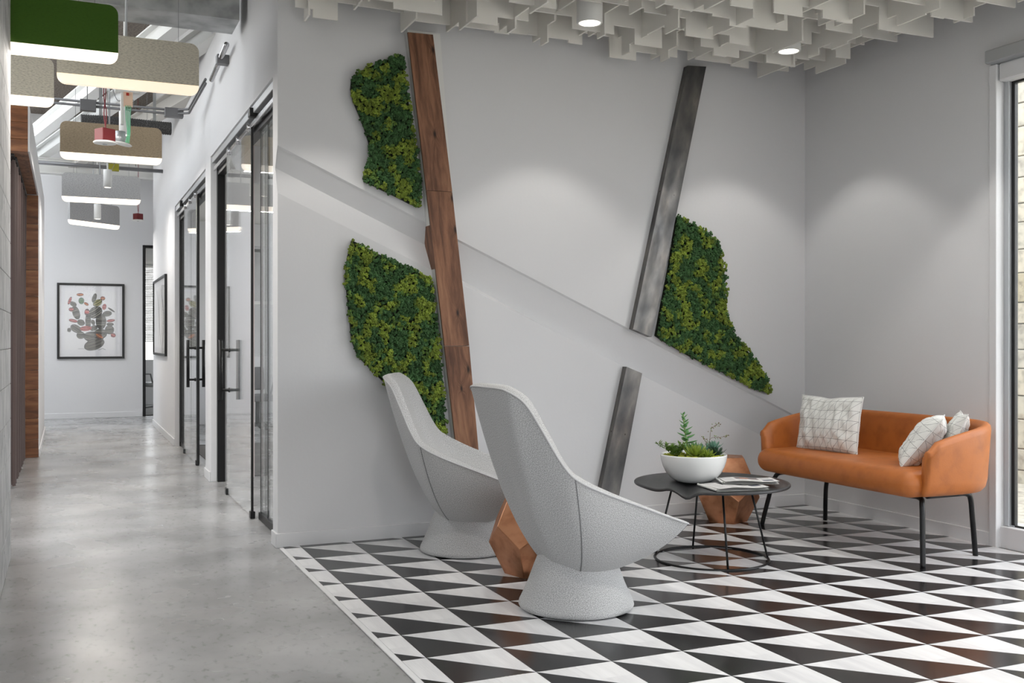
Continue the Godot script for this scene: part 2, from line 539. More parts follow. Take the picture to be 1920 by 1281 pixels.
func build_shell() -> void:
	var o := struct("floor", "polished grey concrete floor running down the corridor")
	slab(o, "slab", Vector3(-4.2, -0.2, -21.0), Vector3(7.5, 0.0, 4.4), M.concrete)
	o = struct("ceiling", "mottled brown roof deck above the open corridor ceiling")
	slab(o, "deck", Vector3(-0.8, 4.7, -21.0), Vector3(5.2, 4.9, -6.0), M.deck)
	slab(o, "deck", Vector3(-0.8, 4.7, -6.0), Vector3(1.13, 4.9, 4.4), M.deck)
	slab(o, "deck", Vector3(-4.2, 4.7, -21.0), Vector3(-3.7, 4.9, 4.4), M.deck)
	slab(o, "deck", Vector3(-3.7, 4.7, -8.0), Vector3(-0.8, 4.9, 4.4), M.deck)
	slab(o, "deck", Vector3(-3.7, 4.7, -21.0), Vector3(-0.8, 4.9, -17.0), M.deck)
	slab(o, "rooflight_pane", Vector3(-3.7, 4.84, -17.0), Vector3(-0.8, 4.85, -8.0), M.glass)
	for k in 4:
		slab(o, "rooflight_bar", Vector3(-3.7, 4.72, -9.85 - k * 1.8), Vector3(-0.8, 4.83, -9.75 - k * 1.8), M.white)
	o = struct("ceiling", "plain white ceiling above the egg-crate lattice")
	slab(o, "board", Vector3(1.13, 3.6, -6.0), Vector3(5.2, 3.7, 4.2), M.ceiling)
	slab(o, "bulkhead", Vector3(1.05, 3.6, -6.0), Vector3(1.13, 4.7, 4.2), M.wall)
	# right wall with the window opening that goes on out of the picture
	o = struct("wall_right", "white wall behind the tan leather settee")
	slab(o, "panel", Vector3(5.0, 0, -6.15), Vector3(5.2, 3.7, -4.35), M.wall)
	slab(o, "lintel", Vector3(5.0, 2.91, -4.35), Vector3(5.2, 3.7, 4.2), M.wall)
	slab(o, "panel", Vector3(5.0, 0.0, -0.98), Vector3(5.2, 2.91, 4.2), M.wall)
	slab(o, "plinth", Vector3(5.02, 0, -4.35), Vector3(5.2, 0.127, -0.98), M.trim, 0.003)
	baseboard("baseboard_right", "white skirting along the wall behind the settee", Vector3(5.0, 0, -6.0), Vector3(5.0, 0, -4.35), Vector3(-1, 0, 0))
	# behind the camera: glazed entrance front
	o = struct("wall_front", "white entrance front with tall glazing behind the viewer")
	slab(o, "lintel", Vector3(1.1, 3.3, 4.0), Vector3(5.2, 4.7, 4.2), M.wall)
	slab(o, "lintel", Vector3(-4.2, 4.5, 4.0), Vector3(1.1, 4.7, 4.2), M.wall)
	slab(o, "panel", Vector3(3.1, 0, 4.0), Vector3(5.0, 3.3, 4.2), M.wall)
	for x in [-4.1, -1.0, 1.0, 3.0, 5.1]:
		slab(o, "pier", Vector3(x - 0.1, 0, 4.0), Vector3(x + 0.1, 4.6, 4.2), M.wall)
	slab(o, "panel", Vector3(-4.0, 0, 4.0), Vector3(-1.1, 4.5, 4.2), M.wall)
	for q in [[-1.0, 1.9, 4.5], [1.0, 1.9, 3.3]]:
		slab(o, "pane", Vector3(q[0] + 0.1, 0, 4.09), Vector3(q[0] + q[1], q[2], 4.10), M.glass)
	o = struct("wall_left", "white outer wall on the far side of the reception")
	slab(o, "panel", Vector3(-4.2, 0, -21.0), Vector3(-4.0, 2.7, -5.2), M.wall)
	slab(o, "pane", Vector3(-4.105, 0, -5.2), Vector3(-4.095, 2.7, -1.5), M.glass)
	slab(o, "panel", Vector3(-4.2, 0, -1.5), Vector3(-4.0, 2.7, 4.2), M.wall)
	slab(o, "lintel", Vector3(-4.2, 4.5, -21.0), Vector3(-4.0, 4.7, 4.2), M.wall)
	slab(o, "pane", Vector3(-4.105, 2.7, -21.0), Vector3(-4.095, 4.5, 4.2), M.glass)
	for k in 10:
		slab(o, "mullion", Vector3(-4.15, 2.7, -20.9 + k * 2.6), Vector3(-4.05, 4.5, -20.8 + k * 2.6), M.white)
	# end of the corridor
	o = struct("wall_end", "white wall closing the corridor behind the cactus print")
	slab(o, "panel", Vector3(-4.0, 0, -17.35), Vector3(1.10, 4.7, -17.2), M.wall)
	slab(o, "lintel", Vector3(1.10, 2.74, -17.35), Vector3(3.0, 4.7, -17.2), M.wall)
	baseboard("baseboard_end", "white skirting under the cactus print", Vector3(-4.0, 0, -17.2), Vector3(1.09, 0, -17.2), Vector3(0, 0, 1))
	o = struct("window_2", "black framed glazed office front at the corridor end")
	slab(o, "frame_post", Vector3(1.10, 0, -17.31), Vector3(1.145, 2.74, -17.19), M.black_metal, 0.004)
	slab(o, "frame_head", Vector3(1.145, 2.695, -17.31), Vector3(3.0, 2.74, -17.19), M.black_metal, 0.004)
	slab(o, "pane", Vector3(1.145, 0.02, -17.255), Vector3(3.0, 2.695, -17.245), M.glass)
	o = struct("wall_office", "white office walls beyond the black framed glazing")
	slab(o, "side", Vector3(3.0, 0, -20.2), Vector3(3.15, 4.7, -15.43), M.wall)
	slab(o, "side", Vector3(0.2, 0, -20.2), Vector3(0.35, 3.2, -17.35), M.wall)
	slab(o, "soffit", Vector3(0.2, 3.0, -20.2), Vector3(3.15, 3.1, -17.35), M.ceiling)
	slab(o, "sill_wall", Vector3(0.2, 0, -20.4), Vector3(3.15, 0.85, -20.2), M.wall)
	slab(o, "lintel", Vector3(0.2, 2.6, -20.4), Vector3(3.15, 4.7, -20.2), M.wall)
	slab(o, "carpet", Vector3(0.35, 0, -20.2), Vector3(3.0, 0.012, -17.32), M.carpet)
	var b := thing("venetian_blind", "white venetian blind seen through the glazing at the corridor end", "blind", Vector3(1.7, 0, -20.05))
	for k in 44:
		part(b, "slat", box(Vector3(1.9, 0.003, 0.03)), M.white, Vector3(0, 2.58 - k * 0.032, 0), Basis(Vector3.RIGHT, 1.05))
	slab(b, "head_rail", Vector3(-0.95, 2.6, -0.03), Vector3(0.95, 2.65, 0.03), M.white, 0.003)
	office_chair(Vector3(1.47, 0.012, -18.1), 30.0, 1.0, "black office chair behind the glazed office front at corridor end", 1.06)
	# rooms behind the sliding doors
	o = struct("wall_rooms", "white and pinkish partitions of the rooms behind the sliding doors")
	slab(o, "partition", Vector3(1.28, 0, -9.25), Vector3(1.52, 2.95, -9.15), M.pink_wall)
	slab(o, "outer_wall", Vector3(4.6, 0, -15.43), Vector3(4.8, 0.5, -6.15), M.wall)
	slab(o, "outer_wall", Vector3(4.6, 2.7, -15.43), Vector3(4.8, 4.7, -6.15), M.wall)
	for z in [-6.4, -9.2, -12.2, -15.2]:
		slab(o, "outer_pier", Vector3(4.6, 0.5, z - 0.25), Vector3(4.8, 2.7, z + 0.25), M.wall)
	slab(o, "outer_pane", Vector3(4.695, 0.5, -15.43), Vector3(4.705, 2.7, -6.15), M.glass)
	slab(o, "ceiling_board", Vector3(1.28, 2.95, -15.43), Vector3(4.8, 3.05, -6.15), M.ceiling)
	slab(o, "roof_edge", Vector3(1.28, 4.65, -15.43), Vector3(4.8, 4.7, -6.15), M.ceiling)
	slab(o, "end_wall", Vector3(1.28, 0, -15.43), Vector3(2.4, 4.7, -15.33), M.wall)
	slab(o, "end_sill", Vector3(2.4, 0, -15.43), Vector3(4.8, 0.98, -15.33), M.wall)
	slab(o, "end_lintel", Vector3(2.4, 2.62, -15.43), Vector3(4.8, 4.7, -15.33), M.wall)
	slab(o, "carpet", Vector3(1.29, 0, -12.2), Vector3(4.6, 0.008, -9.25), M.carpet)
	o = struct("window_3", "white mullioned window of the meeting room behind the doors")
	for x in [2.42, 2.95, 3.5, 4.05, 4.57]:
		slab(o, "mullion", Vector3(x - 0.03, 0.98, -15.40), Vector3(x + 0.03, 2.62, -15.36), M.white, 0.003)
	slab(o, "transom", Vector3(2.4, 1.75, -15.40), Vector3(4.6, 1.80, -15.36), M.white, 0.003)
	slab(o, "pane", Vector3(2.4, 0.98, -15.385), Vector3(4.6, 2.62, -15.378), M.glass)
	slab(o, "frame_head", Vector3(1.52, 2.62, -9.22), Vector3(4.6, 2.95, -9.18), M.wall)
	slab(o, "partition_pane", Vector3(1.52, 0.0, -9.205), Vector3(4.6, 2.62, -9.195), M.glass)
	var t := thing("meeting_table", "white topped meeting table behind the sliding glass doors", "table", Vector3(3.05, 0, -14.3))
	slab(t, "table_top", Vector3(-0.35, 0.70, -0.6), Vector3(1.0, 0.735, 0.6), M.white, 0.004)
	for x in [-0.25, 0.9]:
		for z in [-0.5, 0.5]:
			slab(t, "leg", Vector3(x - 0.02, 0.0, z - 0.02), Vector3(x + 0.02, 0.70, z + 0.02), M.black_metal)
	office_chair(Vector3(2.3, 0, -13.6), 200.0, 1.0, "grey office chair at the table behind the sliding doors", 0.86)

func office_chair(at: Vector3, turn: float, scale: float, label: String, top: float) -> void:
	var c := thing("office_chair", label, "chair", at)
	c.rotation_degrees.y = turn
	var dark: StandardMaterial3D = M.black if top > 1.0 else mat(Color(0.30, 0.30, 0.31), 0.8)
	part(c, "seat", rounded_box(Vector3(0.48, 0.08, 0.46), 0.035, 3), dark, Vector3(0, 0.46, 0))
	part(c, "backrest", rounded_box(Vector3(0.46, top - 0.55, 0.06), 0.028, 3), dark, Vector3(0, (top + 0.55) * 0.5, 0.24), Basis(Vector3.RIGHT, 0.12))
	part(c, "column", tube([Vector3(0, 0.09, 0), Vector3(0, 0.43, 0)], 0.03, 10), M.black_metal)
	for k in 5:
		var d := Vector3(cos(TAU * k / 5), 0, sin(TAU * k / 5))
		var leg := part(c, "leg", tube([Vector3(0, 0.11, 0), d * 0.29 + Vector3(0, 0.07, 0)], [0.025, 0.015], 8), M.black_metal)
		part(leg, "caster", tube([d * 0.29 + Vector3(-0.012, 0.03, 0), d * 0.29 + Vector3(0.012, 0.03, 0)], 0.03, 12), M.rubber)
	for x in [-0.26, 0.26]:
		part(c, "armrest", tube([Vector3(x * 0.8, 0.45, 0.05), Vector3(x, 0.64, 0.05), Vector3(x, 0.64, -0.15)], 0.014, 8), M.black_metal)

func build_window() -> void:
	var o := struct("window_1", "tall window beside the settee with grey frame and roller shade")
	slab(o, "jamb", Vector3(4.985, 0.0, -4.35), Vector3(5.16, 2.84, -4.30), M.trim, 0.003)
	slab(o, "frame_side", Vector3(5.045, 0.127, -4.30), Vector3(5.10, 2.84, -4.262), M.alu, 0.003)
	slab(o, "gasket", Vector3(5.066, 0.135, -4.262), Vector3(5.092, 2.74, -4.240), M.black)
	slab(o, "frame_bottom", Vector3(5.03, 0.0, -4.30), Vector3(5.12, 0.118, -1.0), M.alu, 0.003)
	slab(o, "gasket", Vector3(5.066, 0.118, -4.24), Vector3(5.092, 0.135, -1.0), M.black)
	slab(o, "shade_box", Vector3(4.93, 2.842, -4.335), Vector3(5.12, 2.915, -1.0), M.alu, 0.004)
	slab(o, "shade_roll", Vector3(4.995, 2.735, -4.295), Vector3(5.10, 2.842, -1.0), M.trim, 0.01)
	slab(o, "gasket", Vector3(5.066, 2.722, -4.24), Vector3(5.092, 2.737, -1.0), M.black)
	for z in [-2.6, -1.01]:
		slab(o, "mullion", Vector3(5.03, 0.127, z - 0.03), Vector3(5.12, 2.74, z + 0.03), M.alu, 0.003)
	var zs := [-4.24, -2.57, -0.98]
	for k in 2:
		slab(o, "pane", Vector3(5.075, 0.135, zs[k]), Vector3(5.082, 2.722, zs[k + 1] - 0.06), M.glass)
	# stone wall outside, block by block
	var s := struct("wall_outside", "cream limestone block wall standing outside the window")
	slab(s, "core", Vector3(7.46, -0.2, -9.5), Vector3(7.7, 3.7, -3.4), M.mortar)
	var y := -0.1
	var r := RandomNumberGenerator.new()
	r.seed = 5
	var row := 0
	while y < 3.6:
		var h: float = [0.22, 0.18, 0.25, 0.20, 0.23, 0.16][row % 6]
		var z := -9.5 + (0.26 if row % 2 else 0.0)
		while z < -3.45:
			var l: float = minf([0.5, 0.68, 0.44, 0.78][r.randi() % 4], -3.4 - z)
			if l > 0.08:
				var rough := r.randf() < 0.15
				var d := r.randf_range(0.0, 0.008) + (0.012 if rough else 0.0)
				part(s, "stone", box(Vector3(0.09, h - 0.008, snappedf(l, 0.02) - 0.008), 0.006), M.stone[3 if rough else r.randi() % 3], Vector3(7.435 - d, y + h * 0.5, z + l * 0.5))
			z += l
		y += h
		row += 1
	var g := struct("ground", "pale paving outside the window")
	slab(g, "paving", Vector3(5.2, -0.2, -8.5), Vector3(12.0, 0.003, 6.0), M.stone[2])

func build_tiles() -> void:
	var o := struct("floor", "black and white triangle tiled floor of the lounge")
	var x0 := 1.158
	var sx := 0.3145
	var sz := 0.3215
	var gx := 1.2555
	var gz := -5.608
	slab(o, "screed", Vector3(1.158, 0.0, -6.0), Vector3(5.0, 0.0012, 0.6), M.trim)
	var g := 0.0011
	var cache := {}
	var r := RandomNumberGenerator.new()
	r.seed = 9
	for i in range(-1, 12):
		for j in range(-2, 19):
			var xa := gx + i * sx
			var xb := xa + sx
			var za := gz + j * sz
			var zb := za + sz
			# whole cell, its black half lower left, its white half upper right, cut to the floor area
			for half in 2:
				var p := PackedVector2Array([Vector2(xa + g, za + g * 2.5), Vector2(xa + g, zb - g), Vector2(xb - g * 2.5, zb - g)]) if half == 0 else PackedVector2Array([Vector2(xa + g * 2.5, za + g), Vector2(xb - g, za + g), Vector2(xb - g, zb - g * 2.5)])
				var area := PackedVector2Array([Vector2(x0, -5.987), Vector2(4.986, -5.987), Vector2(4.986, 0.6), Vector2(x0, 0.6)])
				var c := p
				var whole := xa > x0 and xb < 4.986 and za > -5.987 and zb < 0.6
				if not whole:
					var cut := Geometry2D.intersect_polygons(p, area)
					if cut.is_empty(): continue
					c = cut[0]
				var mid := Vector3((xa + xb) * 0.5, 0, (za + zb) * 0.5)
				var mesh: ArrayMesh
				if whole and cache.has(half):
					mesh = cache[half]
				else:
					mesh = tile_mesh(c, mid)
					if whole: cache[half] = mesh
				part(o, "black_tile" if half == 0 else "white_tile", mesh, (M.tile_black if half == 0 else M.tile_white)[r.randi() % 4], mid)
	var t := struct("trim_1", "brushed metal strip between concrete and tiled floor")
	slab(t, "strip", Vector3(1.131, 0.0, -5.955), Vector3(1.157, 0.007, 3.9), M.trim, 0.002)

func tile_mesh(c: PackedVector2Array, mid: Vector3) -> ArrayMesh:
	var st := st_new()
	var cen := Vector2.ZERO
	for p in c: cen += p / c.size()
	var low := Vector3(cen.x, -1, cen.y) - mid
	var top := []
	for p in c: top.append(Vector3(p.x, 0.005, p.y) - mid)
	var inner := []
	for p in c: inner.append(Vector3(p.x + (cen.x - p.x) * 0.006, 0.0056, p.y + (cen.y - p.y) * 0.006) - mid)
	face(st, inner, low)
	for k in c.size():
		var n := (k + 1) % c.size()
		var a: Vector3 = top[k]
		var b: Vector3 = top[n]
		face(st, [a, b, inner[n], inner[k]], low)
		face(st, [a, b, Vector3(b.x, 0.0, b.z), Vector3(a.x, 0.0, a.z)], Vector3(cen.x, 0.003, cen.y) - mid)
	return done(st)

func up_line(x: float) -> float: return 2.363 - 0.4495 * (x - 1.134)
func low_line(x: float) -> float: return 2.084 - 0.4478 * (x - 1.134)

func build_back_wall() -> void:
	var o := struct("wall_back", "white feature wall cut by a slanting recessed groove")
	var a := 1.13
	var b := 5.0
	slab(o, "core", Vector3(a, 0, -6.15), Vector3(b, 4.7, -6.085), M.wall)
	part(o, "upper_panel", prism(PackedVector2Array([Vector2(a, 4.7), Vector2(b, 4.7), Vector2(b, up_line(b)), Vector2(a, up_line(a))]), -6.085, -6.0), M.wall)
	part(o, "lower_panel", prism(PackedVector2Array([Vector2(a, 0.0), Vector2(b, 0.0), Vector2(b, low_line(b)), Vector2(a, low_line(a))]), -6.085, -6.0), M.wall)
	# the groove: an upper slope that faces down and a lower slope that faces up, meeting at a trough
	for seg in [[1.13, 2.16, 0.122, 0.122], [2.16, 5.0, 0.222, 0.305]]:
		var upper := st_new()
		var lower := st_new()
		var n := 12
		for k in n:
			var q := []
			for e in [k, k + 1]:
				var f := float(e) / n
				var x := lerpf(seg[0], seg[1], f)
				var span := up_line(x) - low_line(x)
				var off := minf(lerpf(seg[2], seg[3], f * 1.6 if seg[3] > seg[2] else f), span - 0.006)
				q.append([Vector3(x, up_line(x), -6.0), Vector3(x, up_line(x) - 0.012, -6.012), Vector3(x, up_line(x) - off, -6.076), Vector3(x, low_line(x), -6.0)])
			var back := Vector3(q[0][0].x, q[0][2].y, -6.6)
			for v in 2:
				face(upper, [q[0][v], q[1][v], q[1][v + 1], q[0][v + 1]], back)
			face(lower, [q[0][2], q[1][2], q[1][3], q[0][3]], back)
		if seg[0] < 1.2:
			var x := 1.1302
			var yt := up_line(x) - 0.122
			face(upper, [Vector3(x, up_line(x), -6.0), Vector3(x, up_line(x) - 0.012, -6.012), Vector3(x, yt, -6.076), Vector3(x, yt, -6.085), Vector3(x, up_line(x), -6.085)], Vector3(2, yt, -6.05))
			face(lower, [Vector3(x, yt, -6.076), Vector3(x, low_line(x), -6.0), Vector3(x, low_line(x), -6.085), Vector3(x, yt, -6.085)], Vector3(2, yt, -6.05))
		part(o, "groove_upper_face", done(upper), M.wall)
		part(o, "groove_lower_face", done(lower), M.wall)
	baseboard("baseboard_back", "white skirting along the foot of the feature wall", Vector3(1.118, 0, -6.0), Vector3(5.0, 0, -6.0), Vector3(0, 0, 1))
	# slanting walnut plank strip, built of three lengths on a white batten
	var t := thing("plank_strip", "slanting strip of three walnut planks between the moss panels", "wall panel")
	var k2 := 5.915 / 6.0
	var L := []
	var R := []
	for p in [[1.929, 3.127, 2.093, 3.131], [2.051, 2.154, 2.221, 2.154], [2.170, 1.183, 2.336, 1.183], [2.258, 0.46, 2.405, 0.46]]:
		L.append(Vector2(p[0] * k2, 1.22 + (p[1] - 1.22) * k2))
		R.append(Vector2(p[2] * k2, 1.22 + (p[3] - 1.22) * k2))
	for k in 3:
		var e := 0.0012
		var cen: Vector2 = (L[k] + R[k] + L[k + 1] + R[k + 1]) * 0.25
		var lean: float = ((L[k] + R[k]) * 0.5 - (L[k + 1] + R[k + 1]) * 0.5).angle() - PI * 0.5
		var poly := PackedVector2Array()
		for q in [L[k] - Vector2(0, e), R[k] - Vector2(0, e), R[k + 1] + Vector2(0, e), L[k + 1] + Vector2(0, e)]:
			poly.append((q - cen).rotated(-lean))
		part(t, "plank", prism(poly, -0.009, 0.009), M.walnut[k], Vector3(cen.x, cen.y, -5.924), Basis(Vector3.BACK, lean))
	for span in [[3.12, 1.93, M.white], [1.93, 1.66, M.walnut[3]], [1.66, 0.47, M.white]]:
		var poly := PackedVector2Array()
		for y in [span[0], span[1]]:
			for side in [0, 1]:
				var f: float = clampf((L[0].y - y) / (L[0].y - L[3].y), 0, 1)
				var xl := sample_line(L, y) + 0.002
				var xr := sample_line(R, y) - 0.002
				poly.append(Vector2(xl if (side == 0) == (y == span[0]) else xr, y))
		if span[2] == M.walnut[3]:
			part(o, "groove_filler", prism(poly, -6.07, -6.0), span[2])
		part(t, "batten", prism(poly, -5.998, -5.934), span[2])
	# two blackened steel posts with open backs
	steel("slanting black steel post running up beside the moss to the ceiling", [Vector2(3.977, 3.142), Vector2(4.129, 3.151), Vector2(3.682, 1.242), Vector2(3.534, 1.296)])
	steel("short black steel post leaning below the wall groove by the planter", [Vector2(3.484, 1.039), Vector2(3.606, 0.993), Vector2(3.409, 0.09), Vector2(3.262, 0.11)])

func sample_line(p: Array, y: float) -> float:
	for k in p.size() - 1:
		if y <= p[k].y + 0.001 and y >= p[k + 1].y or k == p.size() - 2:
			return lerpf(p[k].x, p[k + 1].x, (p[k].y - y) / (p[k].y - p[k + 1].y))
	return p[0].x

func steel(label: String, q: Array) -> void:
	var t := thing("steel_post", label, "post", Vector3.ZERO, "black steel posts on the feature wall")
	var k := 5.945 / 6.0
	var p := PackedVector2Array()
	for v in q: p.append(Vector2(v.x * k, 1.22 + (v.y - 1.22) * k))
	var cen := (p[0] + p[1] + p[2] + p[3]) * 0.25
	var lean := ((p[0] + p[1]) * 0.5 - (p[2] + p[3]) * 0.5).angle() - PI * 0.5
	var l := PackedVector2Array()
	for v in p: l.append((v - cen).rotated(-lean))
	part(t, "face_plate", prism(l, -0.006, 0.0), M.steel, Vector3(cen.x, cen.y, -5.945), Basis(Vector3.BACK, lean))
	for e in [[0, 3], [1, 2]]:
		var s := 1.0 if e[0] == 0 else -1.0
		var a: Vector2 = l[e[0]]
		var b: Vector2 = l[e[1]]
		part(t, "side_plate", prism(PackedVector2Array([a, a + Vector2(0.006 * s, 0), b + Vector2(0.006 * s, 0), b]), -0.054, -0.006), M.steel, Vector3(cen.x, cen.y, -5.945), Basis(Vector3.BACK, lean))
	for e in [[0, 1], [3, 2]]:
		var s := -1.0 if e[0] == 0 else 1.0
		var a: Vector2 = l[e[0]]
		var b: Vector2 = l[e[1]]
		part(t, "end_plate", prism(PackedVector2Array([a, a + Vector2(0, 0.006 * s), b + Vector2(0, 0.006 * s), b]), -0.054, -0.006), M.steel, Vector3(cen.x, cen.y, -5.945), Basis(Vector3.BACK, lean))

# ---------------------------------------------------------------- egg-crate ceiling
func build_crate_ceiling() -> void:
	var o := struct("ceiling", "off-white egg-crate lattice ceiling of stepped interlocking fins")
	var s := 0.292
	var x0 := 1.262
	var z0 := -5.80
	var nx := 13
	var nz := 17
	var r := RandomNumberGenerator.new()
	r.seed = 77
	var drop := FastNoiseLite.new()
	drop.seed = 4
	drop.frequency = 0.45
	var fin := func(n: int, other: float, along_x: bool) -> ArrayMesh:
		# outline in (length, height), stepped along its lower edge
		var len := (n - 1) * s + 0.14
		var low := []
		var p := -0.07
		while p < len - 0.07 - 0.01:
			var w: float = [0.146, 0.10, 0.12, 0.20, 0.292][r.randi() % 5]
			w = minf(w, len - 0.07 - p)
			if len - 0.07 - p - w < 0.06: w = len - 0.07 - p
			var k := drop.get_noise_2d((p + (0.0 if along_x else 90.0)) * 3.0, other * 3.0)
			var h: float = 3.075 + [0.0, 0.0, 0.05, 0.05, 0.10, 0.13][r.randi() % 6] + 0.03 * k
			low.append([p, p + w, h])
			p += w
		var st := st_new()
		for q in low:
			add_box(st, Vector3((q[0] + q[1]) * 0.5, (q[2] + 3.46) * 0.5, 0), Vector3(q[1] - q[0], 3.46 - q[2], 0.011))
		return done(st)
	for i in nx:
		part(o, "fin", fin.call(nz, i * s, false), M.baffle, Vector3(x0 + i * s, 0, z0), Basis(Vector3.UP, -PI * 0.5))
	for j in nz:
		part(o, "fin", fin.call(nx, j * s, true), M.baffle, Vector3(x0, 0, z0 + j * s))
	for x in [2.1, 3.3, 4.5]:
		for z in [-4.9, -2.9]:
			part(o, "hanger", tube([Vector3(x, 3.4, z), Vector3(x, 3.6, z)], 0.004, 6), M.chrome)

# ---------------------------------------------------------------- corridor
func build_corridor_left() -> void:
	var o := struct("wall_near", "pale weathered horizontal board wall at the picture's edge")
	slab(o, "core", Vector3(-0.50, 0, -6.30), Vector3(-0.303, 4.7, -3.0), M.wall)
	var y := 0.005
	var k := 0
	while y < 3.55:
		slab(o, "plank", Vector3(-0.303, y, -6.30), Vector3(-0.290, y + 0.1925, -3.0), M.pale_wood[k % 3], 0.0018)
		y += 0.195
		k += 1
	slab(o, "upper_board", Vector3(-0.303, y, -6.30), Vector3(-0.290, 4.7, -3.0), M.pale_wood[0])
	# portal block with walnut head and jamb
	var p := struct("wall_portal", "white block with a walnut lined portal and curtain")
	slab(p, "head_core", Vector3(-2.5, 2.745, -11.64), Vector3(-0.29, 3.09, -9.035), M.wall)
	slab(p, "far_core", Vector3(-2.5, 0, -14.68), Vector3(-0.279, 3.09, -11.645), M.wall)
	slab(p, "side_board", Vector3(-0.29, 2.735, -11.645), Vector3(-0.277, 3.10, -9.02), M.wall)
	slab(p, "booth_back", Vector3(-2.6, 0, -14.68), Vector3(-2.5, 3.1, -9.03), M.wall)
	var heads := [0.10, 0.135, 0.13]
	var yy := 2.733
	for h in heads:
		part(p, "plank", box(Vector3(h - 0.002, 2.2, 0.014), 0.0015), M.walnut_flat[k % 4], Vector3(-1.391, yy + h * 0.5, -9.028), Basis(Vector3.BACK, PI * 0.5))
		yy += h
		k += 1
	var zz := -9.036
	for h in [0.42, 0.44, 0.43, 0.44, 0.43, 0.44]:
		part(p, "plank", box(Vector3(2.2, 0.012, h - 0.003), 0.0015), M.walnut[k % 4], Vector3(-1.391, 2.739, zz - h * 0.5))
		zz -= h
		k += 1
	yy = 0.0
	for h in [0.19, 0.215, 0.30, 0.20, 0.24, 0.17, 0.36, 0.27, 0.25, 0.23, 0.30]:
		var hh := minf(h, 2.733 - yy)
		if hh < 0.02: break
		part(p, "plank", box(Vector3(hh - 0.0025, 0.6, 0.014), 0.0015), M.walnut_flat[(k * 3) % 4], Vector3(-0.577, yy + hh * 0.5, -11.637), Basis(Vector3.BACK, PI * 0.5))
		yy += hh
		k += 1
	baseboard("baseboard_left", "white skirting along the block beyond the curtain", Vector3(-0.277, 0, -14.68), Vector3(-0.277, 0, -11.66), Vector3(1, 0, 0))
	# curtain and its track
	var c := thing("curtain", "dark mauve pleated curtain hanging in the walnut portal", "curtain", Vector3(-0.415, 0, -9.25))
	var rows := []
	for v in 9:
		var row := PackedVector3Array()
		for u in 161:
			var f := u / 160.0
			row.append(Vector3(0.028 * sin(f * TAU * 15.0) * (0.75 + 0.03 * v) + 0.006 * sin(f * 31.0 + v * 0.4), 0.02 + v / 8.0 * 2.68, -f * 2.36))
		rows.append(row)
	part(c, "cloth", grid(rows), M.curtain)
	slab(c, "track", Vector3(-0.02, 2.712, -2.38), Vector3(0.02, 2.733, 0.1), M.black_metal)
	for j in 30:
		slab(c, "glider", Vector3(0.02, 2.69, -0.08 - j * 0.078), Vector3(0.034, 2.73, -0.045 - j * 0.078), M.black_metal)

func build_corridor_right() -> void:
	var o := struct("wall_corridor", "white corridor wall with two tall sliding door openings")
	for q in [[-6.14, -6.0, 0.0], [-9.40, -9.04, 0.0], [-15.43, -12.23, 0.0]]:
		slab(o, "pier", Vector3(1.13, q[2], q[0]), Vector3(1.28, 4.7, q[1] if q[1] != -6.0 else -6.085), M.wall, 0.002)
	slab(o, "lintel", Vector3(1.13, 2.80, -9.04), Vector3(1.28, 4.7, -6.14), M.wall)
	slab(o, "lintel", Vector3(1.13, 2.755, -12.23), Vector3(1.28, 4.7, -9.40), M.wall)
	baseboard("baseboard_corridor", "white skirting at the corner pier of the corridor", Vector3(1.13, 0, -6.14), Vector3(1.13, 0, -5.99), Vector3(-1, 0, 0))
	baseboard("baseboard_pier", "white skirting on the pier between the sliding doors", Vector3(1.13, 0, -9.40), Vector3(1.13, 0, -9.04), Vector3(-1, 0, 0))
	baseboard("baseboard_passage", "white skirting along the far corridor wall", Vector3(1.13, 0, -15.43), Vector3(1.13, 0, -12.23), Vector3(-1, 0, 0))
	sliding_door("door_1", "sliding glass door with black ladder pull nearest the moss wall", -6.14, -9.04, 2.80, -7.07, -8.24, -8.10, -1.0)
	sliding_door("door_2", "second sliding glass door farther along the corridor", -9.40, -12.23, 2.755, -10.28, -11.42, -10.40, 1.0)

